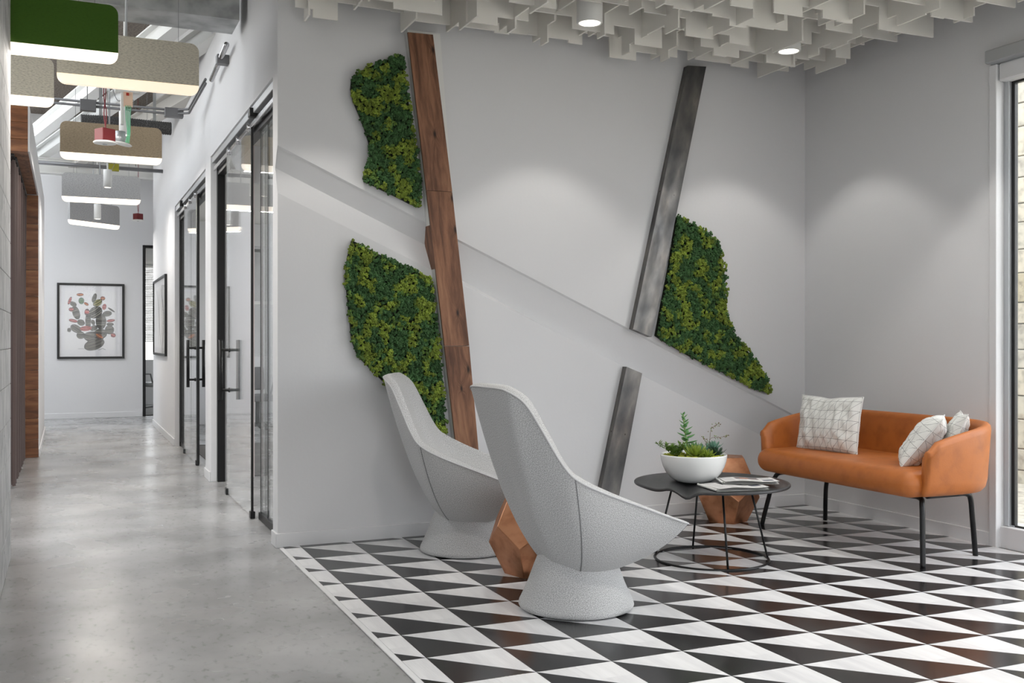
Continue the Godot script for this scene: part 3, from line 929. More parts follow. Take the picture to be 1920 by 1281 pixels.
func sliding_door(called: String, label: String, za: float, zb: float, head: float, la: float, lb: float, hz: float, side: float) -> void:
	var d := struct(called, label)
	# rail, stops, jamb frames
	slab(d, "head_rail", Vector3(1.142, head - 0.055, zb), Vector3(1.245, head - 0.001, za), M.alu, 0.003)
	slab(d, "head_track", Vector3(1.150, head - 0.125, zb + 0.02), Vector3(1.166, head - 0.092, za - 0.02), M.chrome, 0.003)
	slab(d, "frame_post", Vector3(1.18, 0, zb), Vector3(1.245, head - 0.055, zb + 0.05), M.black_metal, 0.003)
	slab(d, "frame_head", Vector3(1.185, head - 0.16, zb + 0.05), Vector3(1.245, head - 0.055, za), M.black_metal, 0.003)
	var near := la if side < 0.0 else za
	var far_ := za if side < 0.0 else lb
	# fixed light beside the opening
	var fa := za - 0.005 if side < 0.0 else lb + 0.12
	var fb := la + 0.06 if side < 0.0 else zb + 0.05
	slab(d, "fixed_pane", Vector3(1.205, 0.05, fb), Vector3(1.217, head - 0.16, fa), M.glass)
	slab(d, "sill_channel", Vector3(1.19, 0.0, fb), Vector3(1.235, 0.05, fa), M.black_metal, 0.003)
	slab(d, "pane_edge", Vector3(1.203, 0.05, fb if side < 0.0 else fa - 0.012), Vector3(1.219, head - 0.16, fb + 0.012 if side < 0.0 else fa), M.black)
	if side < 0.0:
		slab(d, "pane_edge", Vector3(1.203, 0.05, -6.74), Vector3(1.219, head - 0.16, -6.73), M.black)
	var leaf := slab(d, "leaf", Vector3(1.152, 0.015, lb), Vector3(1.164, head - 0.10, la), M.glass)
	var org := leaf.position
	var edge := slab(leaf, "edge_strip", Vector3(1.150, 0.015, la - 0.006) - org, Vector3(1.166, head - 0.10, la + 0.006) - org, M.black)
	if side > 0.0:
		slab(leaf, "edge_strip", Vector3(1.148, 0.015, la) - org, Vector3(1.172, head - 0.10, la + 0.07) - org, M.black_metal)
	for k in 3:
		var z := lerpf(la, lb, [0.08, 0.5, 0.9][k])
		part(leaf, "roller", tube([Vector3(1.138, head - 0.108, z) - org, Vector3(1.176, head - 0.108, z) - org], 0.03, 14), M.chrome)
	for z in [la, lb]:
		slab(leaf, "floor_guide", Vector3(1.142, 0.0, z - 0.03) - org, Vector3(1.174, 0.05, z + 0.03) - org, M.black_metal, 0.003)
	part(d, "stop", box(Vector3(0.06, 0.06, 0.06), 0.004), M.black, Vector3(1.145, head - 0.05, la + 0.12 if side < 0.0 else lb - 0.1))
	# ladder pull: one bar on each side of the glass
	var st := st_new(false)
	for x in [1.085, 1.232]:
		add_tube(st, [Vector3(x, 0.757, hz) - org, Vector3(x, 1.222, hz) - org], 0.0155, 12)
	for y in [0.832, 1.144]:
		add_tube(st, [Vector3(1.085, y, hz) - org, Vector3(1.232, y, hz) - org], 0.011, 10)
		add_tube(st, [Vector3(1.146, y, hz) - org, Vector3(1.17, y, hz) - org], 0.018, 12)
	part(leaf, "pull_handle", done(st), M.black_metal)

func build_corridor_ceiling() -> void:
	# duct that crosses the corridor
	var o := thing("duct", "large galvanised sheet metal duct crossing over the corridor", "duct", Vector3(-1.4, 3.4, -7.245))
	for k in 4:
		var x := -2.4 + k * 1.22
		slab(o, "section", Vector3(x, 0, -0.175), Vector3(minf(x + 1.216, 2.529), 0.55, 0.175), M.galv, 0.002)
		slab(o, "flange", Vector3(x - 0.012, -0.012, -0.187), Vector3(x + 0.012, 0.562, 0.187), M.galv)
	# white roof joists
	var dirn := Vector3(-0.213, 0, -0.977)
	var labels := ["white steel joist nearest the walnut portal under the roof deck", "middle white steel joist of the sloping trio over the corridor", "cream joist farthest from the portal under the roof deck"]
	for k in 3:
		var j := thing("roof_joist", labels[k], "joist", Vector3([0.13, 0.48, 0.86][k], [3.86, 3.86, 3.74][k], -12.0), "roof joists over the corridor")
		var b := Basis(Vector3.UP, atan2(-dirn.x, -dirn.z) )
		var m: Material = M.white if k < 2 else M.ceiling
		part(j, "web", box(Vector3(0.02, 0.16, 9.0)), m, Vector3.ZERO, b)
		part(j, "lower_flange", box(Vector3(0.13, 0.015, 9.0)), m, Vector3(0, -0.08, 0), b)
		part(j, "upper_flange", box(Vector3(0.13, 0.015, 9.0)), m, Vector3(0, 0.08, 0), b)
	# flexible duct, conduits and pipes
	var f := thing("flexible_duct", "dark ribbed flexible duct lying across the corridor ceiling", "duct", Vector3(0.4, 3.36, -10.75))
	var rr := []
	var pp := []
	for k in 81:
		pp.append(Vector3(-0.28 + k * 0.0105, 0.006 * sin(k * 0.06), 0))
		rr.append(0.06 + (0.006 if k % 2 else 0.0))
	part(f, "hose", tube(pp, rr, 14), M.flex)
	for x in [-0.1, 0.4]:
		part(f, "strap", box(Vector3(0.03, 1.30, 0.002)), M.galv, Vector3(x, 0.70, 0))
	var c := thing("conduit_run", "pair of grey steel conduits with a junction box under the roof", "conduit", Vector3(0.4, 3.27, -9.6))
	for y in [0.0, 0.035]:
		part(c, "pipe", tube([Vector3(-0.55, y, 0), Vector3(0.47, y - 0.01, 0), Vector3(0.60, y - 0.01, 0.1), Vector3(0.66, y + 0.1, 0.8)], 0.011, 8), M.grey_wire)
	slab(c, "junction_box", Vector3(-0.30, -0.05, -0.03), Vector3(-0.17, 0.05, 0.03), M.grey_wire, 0.003)
	part(c, "hanger", tube([Vector3(-0.24, 0.05, 0), Vector3(-0.24, 1.43, 0)], 0.004, 6), M.grey_wire)
	slab(c, "clamp", Vector3(0.40, -0.04, -0.04), Vector3(0.56, 0.04, 0.04), M.grey_wire, 0.003)
	c = thing("conduit_run", "thin steel pipe with a yellow tag crossing near the corridor end", "conduit", Vector3(0.3, 3.42, -13.8))
	part(c, "pipe", tube([Vector3(-1.2, 0.0, 0), Vector3(0.83, -0.02, 0)], 0.024, 10), M.grey_wire)
	for x in [-0.9, 0.5]:
		part(c, "hanger", tube([Vector3(x, 0.02, 0), Vector3(x, 1.28, 0)], 0.004, 6), M.grey_wire)
	slab(c, "tag", Vector3(0.17, -0.055, -0.03), Vector3(0.30, 0.035, 0.03), M.yellow_tag, 0.002)
	c = thing("wall_rail", "chrome pipe bracket fixed high on the white corridor wall", "bracket", Vector3(1.07, 3.36, -8.6))
	part(c, "rod", tube([Vector3(0, 0.03, 0.95), Vector3(0, -0.03, 0.1)], 0.02, 10), M.chrome)
	slab(c, "block", Vector3(-0.03, -0.035, 0.58), Vector3(0.06, 0.035, 0.66), M.grey_wire, 0.004)
	# beam of the end bay, pale
	var e := thing("end_beam", "pale steel beam across the ceiling before the corridor end", "beam", Vector3(0.3, 3.66, -15.6))
	part(e, "web", box(Vector3(4.0, 0.2, 0.02)), M.white)
	part(e, "flange", box(Vector3(4.0, 0.02, 0.14)), M.white, Vector3(0, -0.1, 0))
	part(e, "flange", box(Vector3(4.0, 0.02, 0.14)), M.white, Vector3(0, 0.1, 0))

# ---------------------------------------------------------------- pictures
func stripes(im: Image, c: Vector2, rx: float, ry: float, deg: float, cols: Array, freq: float) -> void:
	var a := deg_to_rad(deg)
	var m := maxf(rx, ry)
	for y in range(int(c.y - m), int(c.y + m) + 1):
		for x in range(int(c.x - m), int(c.x + m) + 1):
			if x < 0 or y < 0 or x >= im.get_width() or y >= im.get_height(): continue
			var d := (Vector2(x, y) - c).rotated(-a)
			var e := d.x * d.x / (rx * rx) + d.y * d.y / (ry * ry)
			if e > 1.0: continue
			var s := (d.y + 0.12 * d.x * d.x / rx) * freq
			var col: Color = cols[posmod(int(floor(s)), cols.size())]
			if e > 0.86: col = Color(0.13, 0.13, 0.13)
			im.set_pixel(x, y, col)

func cactus_print() -> ImageTexture:
	var im := Image.create(510, 580, false, Image.FORMAT_RGB8)
	im.fill(Color(0.83, 0.83, 0.84))
	im.fill_rect(Rect2i(40, 42, 424, 486), Color(0.80, 0.80, 0.81))
	im.fill_rect(Rect2i(42, 44, 420, 482), Color(0.845, 0.845, 0.85))
	var ink := [Color(0.09, 0.09, 0.09), Color(0.44, 0.43, 0.39), Color(0.16, 0.17, 0.16), Color(0.52, 0.50, 0.45), Color(0.11, 0.10, 0.10), Color(0.30, 0.28, 0.23)]
	var warm := [Color(0.66, 0.22, 0.22), Color(0.30, 0.16, 0.16), Color(0.75, 0.45, 0.42)]
	var orange := [Color(0.72, 0.45, 0.22), Color(0.36, 0.18, 0.10), Color(0.62, 0.30, 0.16)]
	var green := [Color(0.20, 0.50, 0.34), Color(0.42, 0.42, 0.22), Color(0.16, 0.30, 0.22)]
	var pads := [[405, 560, 72, 40, 5, ink, 0.2], [410, 620, 75, 40, -18, ink, 0.3], [465, 432, 38, 56, 0, ink, 0.16], [420, 358, 52, 40, -32, ink, 0.16], [360, 430, 20, 62, 0, ink, 0.2], [262, 362, 26, 50, -18, ink, 0.18], [262, 492, 42, 27, 28, ink, 0.22], [300, 545, 30, 26, 0, ink, 0.22], [405, 487, 28, 20, -20, ink, 0.25], [462, 532, 46, 36, 0, ink, 0.2], [535, 500, 33, 32, 0, ink, 0.22], [516, 368, 34, 20, -10, ink, 0.25], [302, 442, 28, 22, 20, ink, 0.25], [240, 292, 25, 17, 25, ink, 0.25], [305, 265, 20, 24, 0, green, 0.2], [437, 280, 36, 22, -30, [Color(0.50, 0.49, 0.26), Color(0.25, 0.24, 0.14), Color(0.62, 0.60, 0.40)], 0.2], [410, 240, 15, 34, 18, ink, 0.3], [350, 356, 17, 24, 10, warm, 0.1], [545, 425, 30, 11, -8, warm, 0.25], [240, 428, 32, 12, 12, warm, 0.25], [565, 545, 18, 16, 20, warm, 0.2], [480, 242, 17, 15, 0, orange, 0.2], [295, 215, 25, 11, 0, orange, 0.2], [342, 490, 46, 18, -6, warm, 0.25], [452, 552, 30, 15, 30, orange, 0.2], [212, 265, 10, 30, 22, warm, 0.2], [207, 503, 14, 15, 0, ink, 0.3], [550, 336, 28, 7, 32, ink, 0.3], [224, 336, 18, 15, 0, warm, 0.2], [492, 312, 15, 22, 15, warm, 0.2], [345, 290, 18, 10, 30, orange, 0.2], [540, 455, 26, 12, 0, ink, 0.3], [400, 440, 14, 20, -20, ink, 0.3]]
	for p in pads:
		stripes(im, Vector2(p[0] - 130, p[1] - 140), p[2] * 1.14, p[3] * 1.14, p[4], p[5], p[6] * 0.8)
	for k in 9:
		im.fill_rect(Rect2i(235 + k * 15, 512 + (k * 7) % 12, 18, 3), Color(0.2, 0.2, 0.2))
	im.fill_rect(Rect2i(145, 515, 120, 2), Color(0.3, 0.3, 0.3))
	return ImageTexture.create_from_image(im)

func curve_print() -> ImageTexture:
	var im := Image.create(480, 260, false, Image.FORMAT_RGB8)
	im.fill(Color(0.84, 0.84, 0.845))
	im.fill_rect(Rect2i(24, 20, 432, 220), Color(0.88, 0.88, 0.88))
	for k in 3:
		for s in 900:
			var f := s / 899.0
			var x := lerpf(110.0 + k * 88.0, 170.0 + k * 92.0, f) + 60.0 * sin(f * PI) * (1.0 if k != 1 else -0.3)
			var y := lerpf(30.0, 228.0, f)
			var w := int(3 + 9 * sin(f * PI) * (0.5 + 0.4 * k))
			im.fill_rect(Rect2i(int(x), int(y), w, 3), Color(0.12, 0.12, 0.13))
	return ImageTexture.create_from_image(im)

func framed(called: String, label: String, at: Vector3, turn: float, w: float, h: float, bar: float, tex: Texture2D, fm: Material) -> void:
	var o := thing(called, label, "picture", at)
	o.rotation_degrees.y = turn
	for x in [-1.0, 1.0]:
		part(o, "frame_side", box(Vector3(bar, h, 0.03), 0.002), fm, Vector3(x * (w - bar) * 0.5, 0, 0.017))
	for y in [-1.0, 1.0]:
		part(o, "frame_bar", box(Vector3(w - 2 * bar, bar, 0.03), 0.002), fm, Vector3(0, y * (h - bar) * 0.5, 0.017))
	var m := mat(Color(1, 1, 1), 0.7)
	m.albedo_texture = tex
	var st := st_new()
	var a := w * 0.5 - bar
	var b := h * 0.5 - bar
	face(st, [Vector3(-a, -b, 0), Vector3(a, -b, 0), Vector3(a, b, 0), Vector3(-a, b, 0)], Vector3(0, 0, -1), [Vector2(0, 1), Vector2(1, 1), Vector2(1, 0), Vector2(0, 0)])
	part(o, "print", done(st), m, Vector3(0, 0, 0.012))
	part(o, "backing", box(Vector3(w - bar, h - bar, 0.008)), M.white, Vector3(0, 0, 0.006))
	part(o, "glazing", box(Vector3(2 * a, 2 * b, 0.002)), M.art_glass, Vector3(0, 0, 0.022))

func build_art() -> void:
	framed("framed_print", "black framed print of a striped cactus with birds", Vector3(0.340, 1.519, -17.2), 0, 0.975, 1.18, 0.034, cactus_print(), M.black)
	framed("framed_print", "framed print of black brush strokes on the corridor side wall", Vector3(1.13, 1.53, -14.13), -90, 1.9, 1.02, 0.03, curve_print(), M.black_metal)

# ---------------------------------------------------------------- moss
func tuft_mesh(sd: int) -> ArrayMesh:
	var r := RandomNumberGenerator.new()
	r.seed = sd
	var st := st_new(false)
	for k in 11:
		var an := r.randf() * TAU
		var el := r.randf_range(0.1, 1.45)
		var d := Vector3(cos(an) * cos(el), sin(an) * cos(el), sin(el) * 0.95)
		var c := d * r.randf_range(0.62, 0.8)
		var rad := r.randf_range(0.30, 0.44)
		var rows := []
		for i in 5:
			var row := PackedVector3Array()
			var t := PI * i / 4.0
			for j in 6:
				var p := TAU * (j + 0.5 * i) / 6.0
				row.append(c + Vector3(sin(t) * cos(p), sin(t) * sin(p), cos(t)) * rad * (1.0 + 0.12 * sin(7.0 * p + k + i)))
			rows.append(row)
		add_grid(st, rows, true)
	return done(st)

func build_moss() -> void:
	var panels := [
		["mossy panel above the groove, shaped like a curved blade", [Vector2(1.874, 2.990), Vector2(1.894, 2.943), Vector2(1.908, 2.853), Vector2(1.928, 2.724), Vector2(1.956, 2.562), Vector2(1.984, 2.366), Vector2(2.004, 2.170), Vector2(2.008, 2.028), Vector2(1.935, 2.051), Vector2(1.850, 2.089), Vector2(1.749, 2.129), Vector2(1.665, 2.166), Vector2(1.626, 2.195), Vector2(1.645, 2.251), Vector2(1.672, 2.344), Vector2(1.665, 2.424), Vector2(1.639, 2.502), Vector2(1.606, 2.580), Vector2(1.570, 2.657), Vector2(1.553, 2.735), Vector2(1.560, 2.800), Vector2(1.593, 2.836), Vector2(1.665, 2.885), Vector2(1.765, 2.929)]],
		["large mossy panel below the groove behind the rear lounge chair", [Vector2(1.563, 1.835), Vector2(1.665, 1.788), Vector2(1.765, 1.740), Vector2(1.901, 1.682), Vector2(2.004, 1.642), Vector2(2.074, 1.608), Vector2(2.092, 1.479), Vector2(2.113, 1.313), Vector2(2.137, 1.080), Vector2(2.158, 0.814), Vector2(2.190, 0.592), Vector2(2.109, 0.632), Vector2(2.004, 0.768), Vector2(1.901, 0.869), Vector2(1.765, 0.954), Vector2(1.665, 1.052), Vector2(1.599, 1.117), Vector2(1.560, 1.214), Vector2(1.547, 1.342), Vector2(1.534, 1.470), Vector2(1.521, 1.597), Vector2(1.534, 1.725)]],
		["mossy panel beside the long steel post, tapering to a tip", [Vector2(3.867, 2.091), Vector2(3.998, 2.038), Vector2(4.131, 1.988), Vector2(4.208, 1.920), Vector2(4.248, 1.816), Vector2(4.276, 1.666), Vector2(4.276, 1.496), Vector2(4.294, 1.383), Vector2(4.358, 1.269), Vector2(4.450, 1.174), Vector2(4.567, 1.039), Vector2(4.638, 0.942), Vector2(4.685, 0.818), Vector2(4.543, 0.856), Vector2(4.358, 0.939), Vector2(4.131, 1.033), Vector2(3.954, 1.109), Vector2(3.780, 1.194), Vector2(3.690, 1.245), Vector2(3.735, 1.451), Vector2(3.798, 1.727)]]]
	var tufts := [tuft_mesh(1), tuft_mesh(2), tuft_mesh(3)]
	var patch := FastNoiseLite.new()
	patch.seed = 12
	patch.frequency = 7.0
	patch.fractal_octaves = 2
	var r := RandomNumberGenerator.new()
	r.seed = 21
	for n in panels.size():
		var t := thing("moss_panel", panels[n][0], "moss panel", Vector3.ZERO, "preserved moss panels on the feature wall")
		var poly := PackedVector2Array(panels[n][1])
		var inner: PackedVector2Array = Geometry2D.offset_polygon(poly, -0.004)[0]
		part(t, "backing", prism(Geometry2D.offset_polygon(poly, -0.010)[0], -5.999, -5.972), M.moss_back)
		var box_ := Rect2(poly[0], Vector2.ZERO)
		for p in poly: box_ = box_.expand(p)
		var sets := [[[], []], [[], []], [[], []]]
		var y := box_.position.y
		var step := 0.0175
		while y < box_.end.y:
			var x := box_.position.x
			while x < box_.end.x:
				var q := Vector2(x + r.randf_range(-0.008, 0.008), y + r.randf_range(-0.008, 0.008))
				if Geometry2D.is_point_in_polygon(q, inner):
					var v := patch.get_noise_2d(q.x + n * 3.0, q.y) + 0.15 * r.randf_range(-1, 1)
					var kind := 2 if v > 0.16 else 1 if v > -0.02 else 0
					var col: Color = [Color(0.062, 0.150, 0.050), Color(0.120, 0.215, 0.042), Color(0.235, 0.315, 0.042)][kind]
					col = col * r.randf_range(0.62, 1.22)
					var sz := r.randf_range(0.011, 0.0195) * (1.08 if kind == 2 else 1.0)
					var tilt := Basis(Vector3(r.randf_range(-1, 1), r.randf_range(-1, 1), 0).normalized(), r.randf_range(0, 0.5)) * Basis(Vector3.BACK, r.randf() * TAU)
					var w := r.randi() % 3
					sets[kind][0].append(Transform3D(tilt.scaled(Vector3.ONE * sz), Vector3(q.x, q.y, -5.970 + r.randf_range(-0.003, 0.016) + (0.005 if kind == 2 else 0.0))))
					sets[kind][1].append(col)
				x += step
			y += step
		for k in 3:
			for half in 1:
				var mm := MultiMesh.new()
				mm.transform_format = MultiMesh.TRANSFORM_3D
				mm.use_colors = true
				mm.mesh = tufts[k]
				mm.instance_count = sets[k][0].size()
				for i in sets[k][0].size():
					mm.set_instance_transform(i, sets[k][0][i])
					mm.set_instance_color(i, sets[k][1][i])
				var o := MultiMeshInstance3D.new()
				o.name = ["dark_moss", "mid_moss", "bright_moss"][k]
				o.multimesh = mm
				o.material_override = M.moss
				o.set_meta("kind", "stuff")
				t.add_child(o, true)

# ---------------------------------------------------------------- lounge chairs
func build_chairs() -> void:
	var c := make_chair()
	c.position = Vector3(2.122, 0, -4.111)
	c.rotation_degrees.y = -88.0 + 90.0
	tag(c, "grey wool high-backed lounge chair nearest, seen from behind", "chair", "pair of grey lounge chairs")
	var d := copy(c, "lounge_chair", Vector3(2.106, 0, -5.468), "grey wool high-backed lounge chair against the moss wall")
	d.rotation_degrees.y = -118.0 + 90.0

# local axes: x forward, z to the sitter's right, y up
func make_chair() -> Node3D:
	var o := thing("lounge_chair", "", "chair")
	var half := [Vector3(-0.452, 1.014, 0.0), Vector3(-0.452, 1.014, 0.11), Vector3(-0.440, 1.005, 0.19), Vector3(-0.385, 0.955, 0.25), Vector3(-0.325, 0.84, 0.295), Vector3(-0.262, 0.715, 0.335), Vector3(-0.205, 0.643, 0.36), Vector3(-0.09, 0.583, 0.372), Vector3(0.11, 0.507, 0.366), Vector3(0.31, 0.432, 0.352), Vector3(0.378, 0.409, 0.335), Vector3(0.405, 0.402, 0.27), Vector3(0.418, 0.402, 0.13), Vector3(0.422, 0.402, 0.0)]
	var loop := half.duplicate()
	for k in range(half.size() - 2, 0, -1):
		loop.append(half[k] * Vector3(1, 1, -1))
	var rim := spline(loop, 5, true)
	var nrim := rim.size()
	var outer := []
	var rows_n := 14
	var curve := func(p: Vector3, f: float) -> Vector3:
		var dir := Vector2(p.x, p.z).normalized()
		var p0 := Vector3(dir.x * 0.11 + 0.01, 0.165, dir.y * 0.11)
		var sideways := absf(dir.y)
		var front := clampf(dir.x, 0, 1)
		var p1 := Vector3(p.x * lerpf(0.62, 0.72, front), lerpf(0.36, 0.235, front), p.z * lerpf(0.66, 0.93, sideways))
		p1.y = lerpf(p1.y, 0.245, sideways)
		return p0 * (1 - f) * (1 - f) + p1 * 2 * f * (1 - f) + p * f * f
	for i in rows_n + 1:
		var row := PackedVector3Array()
		for p in rim: row.append(curve.call(p, i / float(rows_n)))
		outer.append(row)
	part(o, "outer_shell", grid(outer, true), M.wool)
	# rolled rim and the inside, seat and back in one sweep
	var inner := []
	var seat := Vector3(0.06, 0.37, 0)
	for i in 4:
		var row := PackedVector3Array()
		for k in nrim:
			var p: Vector3 = rim[k]
			var into := (Vector3(seat.x * 0.5, p.y, 0) - p)
			into = into.normalized()
			var an := PI * 0.5 * i / 3.0
			var thick := 0.045
			var lift := Vector3(-0.3 if p.x < -0.2 else 0.0, 1, 0).normalized()
			row.append(p + into * thick * (1 - cos(an)) + lift * 0.016 * sin(an))
		inner.append(row)
	for i in range(1, 11):
		var f := i / 10.0
		var row := PackedVector3Array()
		for k in nrim:
			var a: Vector3 = inner[3][k]
			var b := Vector3(lerpf(a.x, seat.x, 0.35), lerpf(a.y, seat.y, 0.95) + 0.03, a.z * 0.82)
			var e := seat + Vector3(0, 0, a.z * 0.02)
			row.append(a * (1 - f) * (1 - f) + b * 2 * f * (1 - f) + e * f * f)
		inner.append(row)
	part(o, "inner_upholstery", grid(inner, true, false), M.wool)
	part(o, "piping", tube(rim, 0.0048, 6, true), M.wool_pipe)
	# seams between back and side panels
	for s in [6, loop.size() - 6]:
		var path := []
		var k: int = s * 5
		for i in range(2, rows_n + 1):
			var p: Vector3 = curve.call(rim[k % nrim], i / float(rows_n))
			path.append(p + Vector3(p.x, 0, p.z).normalized() * 0.0005)
		part(o, "seam", tube(path, 0.0028, 5), M.wool_seam)
	for s in [10, loop.size() - 10]:
		var path := []
		var k: int = s * 5 + (2 if s == 10 else -2)
		for i in range(rows_n - 7, rows_n + 1):
			var p: Vector3 = curve.call(rim[k % nrim], i / float(rows_n))
			path.append(p + Vector3(p.x, 0, p.z).normalized() * 0.0005)
		part(o, "seam", tube(path, 0.0028, 5), M.wool_seam)
	part(o, "base", lathe([Vector2(0.02, 0.33), Vector2(0.13, 0.33), Vector2(0.145, 0.31), Vector2(0.166, 0.265), Vector2(0.192, 0.20), Vector2(0.222, 0.12), Vector2(0.247, 0.065), Vector2(0.260, 0.038), Vector2(0.263, 0.026), Vector2(0.258, 0.015), Vector2(0.246, 0.010), Vector2(0.02, 0.010)], 56), M.wool)
	part(o, "plinth", lathe([Vector2(0.01, 0.011), Vector2(0.238, 0.011), Vector2(0.238, 0.0), Vector2(0.01, 0.0)], 48), M.rubber)
	return o

# ---------------------------------------------------------------- settee
func build_sofa() -> void:
	var o := thing("settee", "tan leather two-seat settee with curved back and black legs", "sofa", Vector3(4.43, 0, -4.70))
	# plan of the wrap-around shell, local x to the back, z along it
	var plan := []
	var hl := 0.715
	var bx := 0.335
	var rc := 0.33
	for k in 6: plan.append(Vector2(lerpf(-0.27, bx - rc, k / 6.0), hl - 0.012 * pow(1.0 - k / 6.0, 2)))
	for k in 13:
		var an := PI * 0.5 * k / 12.0
		plan.append(Vector2(bx - rc + rc * sin(an), hl - rc + rc * cos(an)))
	for k in range(1, 10): plan.append(Vector2(bx + 0.012 * sin(PI * k / 10.0), lerpf(hl - rc, -(hl - rc), k / 10.0)))
	for k in range(18, -1, -1): plan.append(Vector2(plan[k].x, -plan[k].y))
	var n := plan.size()
	var rows := []
	for i in n:
		var a: Vector2 = plan[maxi(i - 1, 0)]
		var b: Vector2 = plan[mini(i + 1, n - 1)]
		var t := (b - a).normalized()
		var out := Vector2(-t.y, t.x)
		if out.dot(plan[i]) < 0: out = -out
		var f: float = clampf((plan[i].x + 0.27) / (bx + 0.27), 0, 1)
		var end: float = clampf((plan[i].x + 0.27) / 0.06, 0, 1)
		var top := lerpf(0.672, 0.768, 1.0 - pow(1.0 - f, 1.7)) - 0.035 * pow(1.0 - end, 2)
		var flare := 0.018
		var row := PackedVector3Array()
		for q in [[-0.055, 0.385], [-0.030, 0.392], [-0.010, 0.415], [0.0, 0.46], [flare * 0.5, 0.60], [flare, top - 0.035], [flare - 0.003, top - 0.014], [flare - 0.014, top - 0.003], [flare - 0.028, top], [flare - 0.042, top - 0.004], [flare - 0.054, top - 0.016], [flare - 0.058, top - 0.035], [-0.052, 0.60], [-0.066, 0.47], [-0.08, 0.40]]:
			var p: Vector2 = plan[i] + out * q[0]
			row.append(Vector3(p.x, q[1], p.y))
		rows.append(row)
	var sheets := rows.duplicate()
	for e in [0, n - 1]:
		var mid := Vector3.ZERO
		for p in rows[e]: mid += p / rows[e].size()
		for q in [[0.93, 0.008], [0.78, 0.016], [0.5, 0.021], [0.02, 0.024]]:
			var row := PackedVector3Array()
			for p in rows[e]: row.append(mid.lerp(p, q[0]) * Vector3(1, 0, 1) + Vector3(-q[1], mid.y + (p.y - mid.y) * lerpf(q[0], 1.0, 0.75 if q[0] > 0.1 else 0.0), 0))
			if e == 0: sheets.push_front(row)
			else: sheets.append(row)
	part(o, "back_shell", grid(sheets, true), M.leather)
	part(o, "seat_cushion", rounded_box(Vector3(0.53, 0.150, 1.325), 0.0748, 8), M.leather, Vector3(-0.115, 0.452, 0))
	part(o, "seat_infill", rounded_box(Vector3(0.30, 0.13, 0.95), 0.03, 4), M.leather, Vector3(0.13, 0.458, 0))
	# bent tube frame
	var r := 0.0145
	var f1 := spline([Vector3(-0.255, 0.001, 0.635), Vector3(-0.240, 0.17, 0.618), Vector3(-0.225, 0.325, 0.600), Vector3(-0.205, 0.365, 0.565), Vector3(-0.20, 0.368, 0.45), Vector3(-0.20, 0.368, 0.0), Vector3(-0.20, 0.368, -0.45), Vector3(-0.205, 0.365, -0.590), Vector3(-0.225, 0.325, -0.640), Vector3(-0.240, 0.17, -0.69), Vector3(-0.255, 0.001, -0.735)], 6)
	part(o, "front_leg_frame", tube(f1, r, 10), M.black_metal)
	for s in [[0.56, 0.522], [-0.60, -0.715]]:
		var p := spline([Vector3(-0.15, 0.37, s[0]), Vector3(0.05, 0.37, s[0]), Vector3(0.145, 0.366, s[0] - 0.005), Vector3(0.185, 0.335, s[0] - 0.01), Vector3(0.21, 0.22, lerpf(s[0], s[1], 0.5)), Vector3(0.255, 0.001, s[1])], 6)
		part(o, "rear_leg_frame", tube(p, r, 10), M.black_metal)
	# cushions
	var tex := cushion_print()
	cushion("white patterned scatter cushion with thin black grid lines, standing upright", Vector3(4.385, 0.690, -5.036), Basis(Vector3.UP, deg_to_rad(-84)) * Basis(Vector3.RIGHT, deg_to_rad(-10)) * Basis(Vector3.BACK, deg_to_rad(1)), 0.50, 0.36, 0.15, tex, 1)
	cushion("crumpled white patterned cushion leaning on the arm of the settee", Vector3(4.385, 0.655, -4.27), Basis(Vector3.UP, deg_to_rad(-138)) * Basis(Vector3.RIGHT, deg_to_rad(-38)), 0.36, 0.35, 0.15, tex, 2)
	cushion("pale cushion whose corner shows in the settee's far corner", Vector3(4.585, 0.668, -4.245), Basis(Vector3.UP, deg_to_rad(-130)) * Basis(Vector3.RIGHT, deg_to_rad(-22)), 0.30, 0.31, 0.09, tex, 3)

func cushion_print() -> ImageTexture:
	var im := Image.create(256, 256, false, Image.FORMAT_RGB8)
	im.fill(Color(0.86, 0.86, 0.845))
	var line := Color(0.30, 0.30, 0.30)
	for k in 6:
		im.fill_rect(Rect2i(0, 20 + k * 44, 256, 1), line)
	for k in 10:
		im.fill_rect(Rect2i(12 + k * 27, 0, 1, 256), Color(0.58, 0.58, 0.57))
	for k in range(-6, 16):
		for y in 256:
			var x := k * 27 + 12 - int((y - 20) * 27.0 / 44.0) + 27 * 4
			if x >= 0 and x < 256: im.set_pixel(x, y, Color(0.45, 0.45, 0.45))
	return ImageTexture.create_from_image(im)

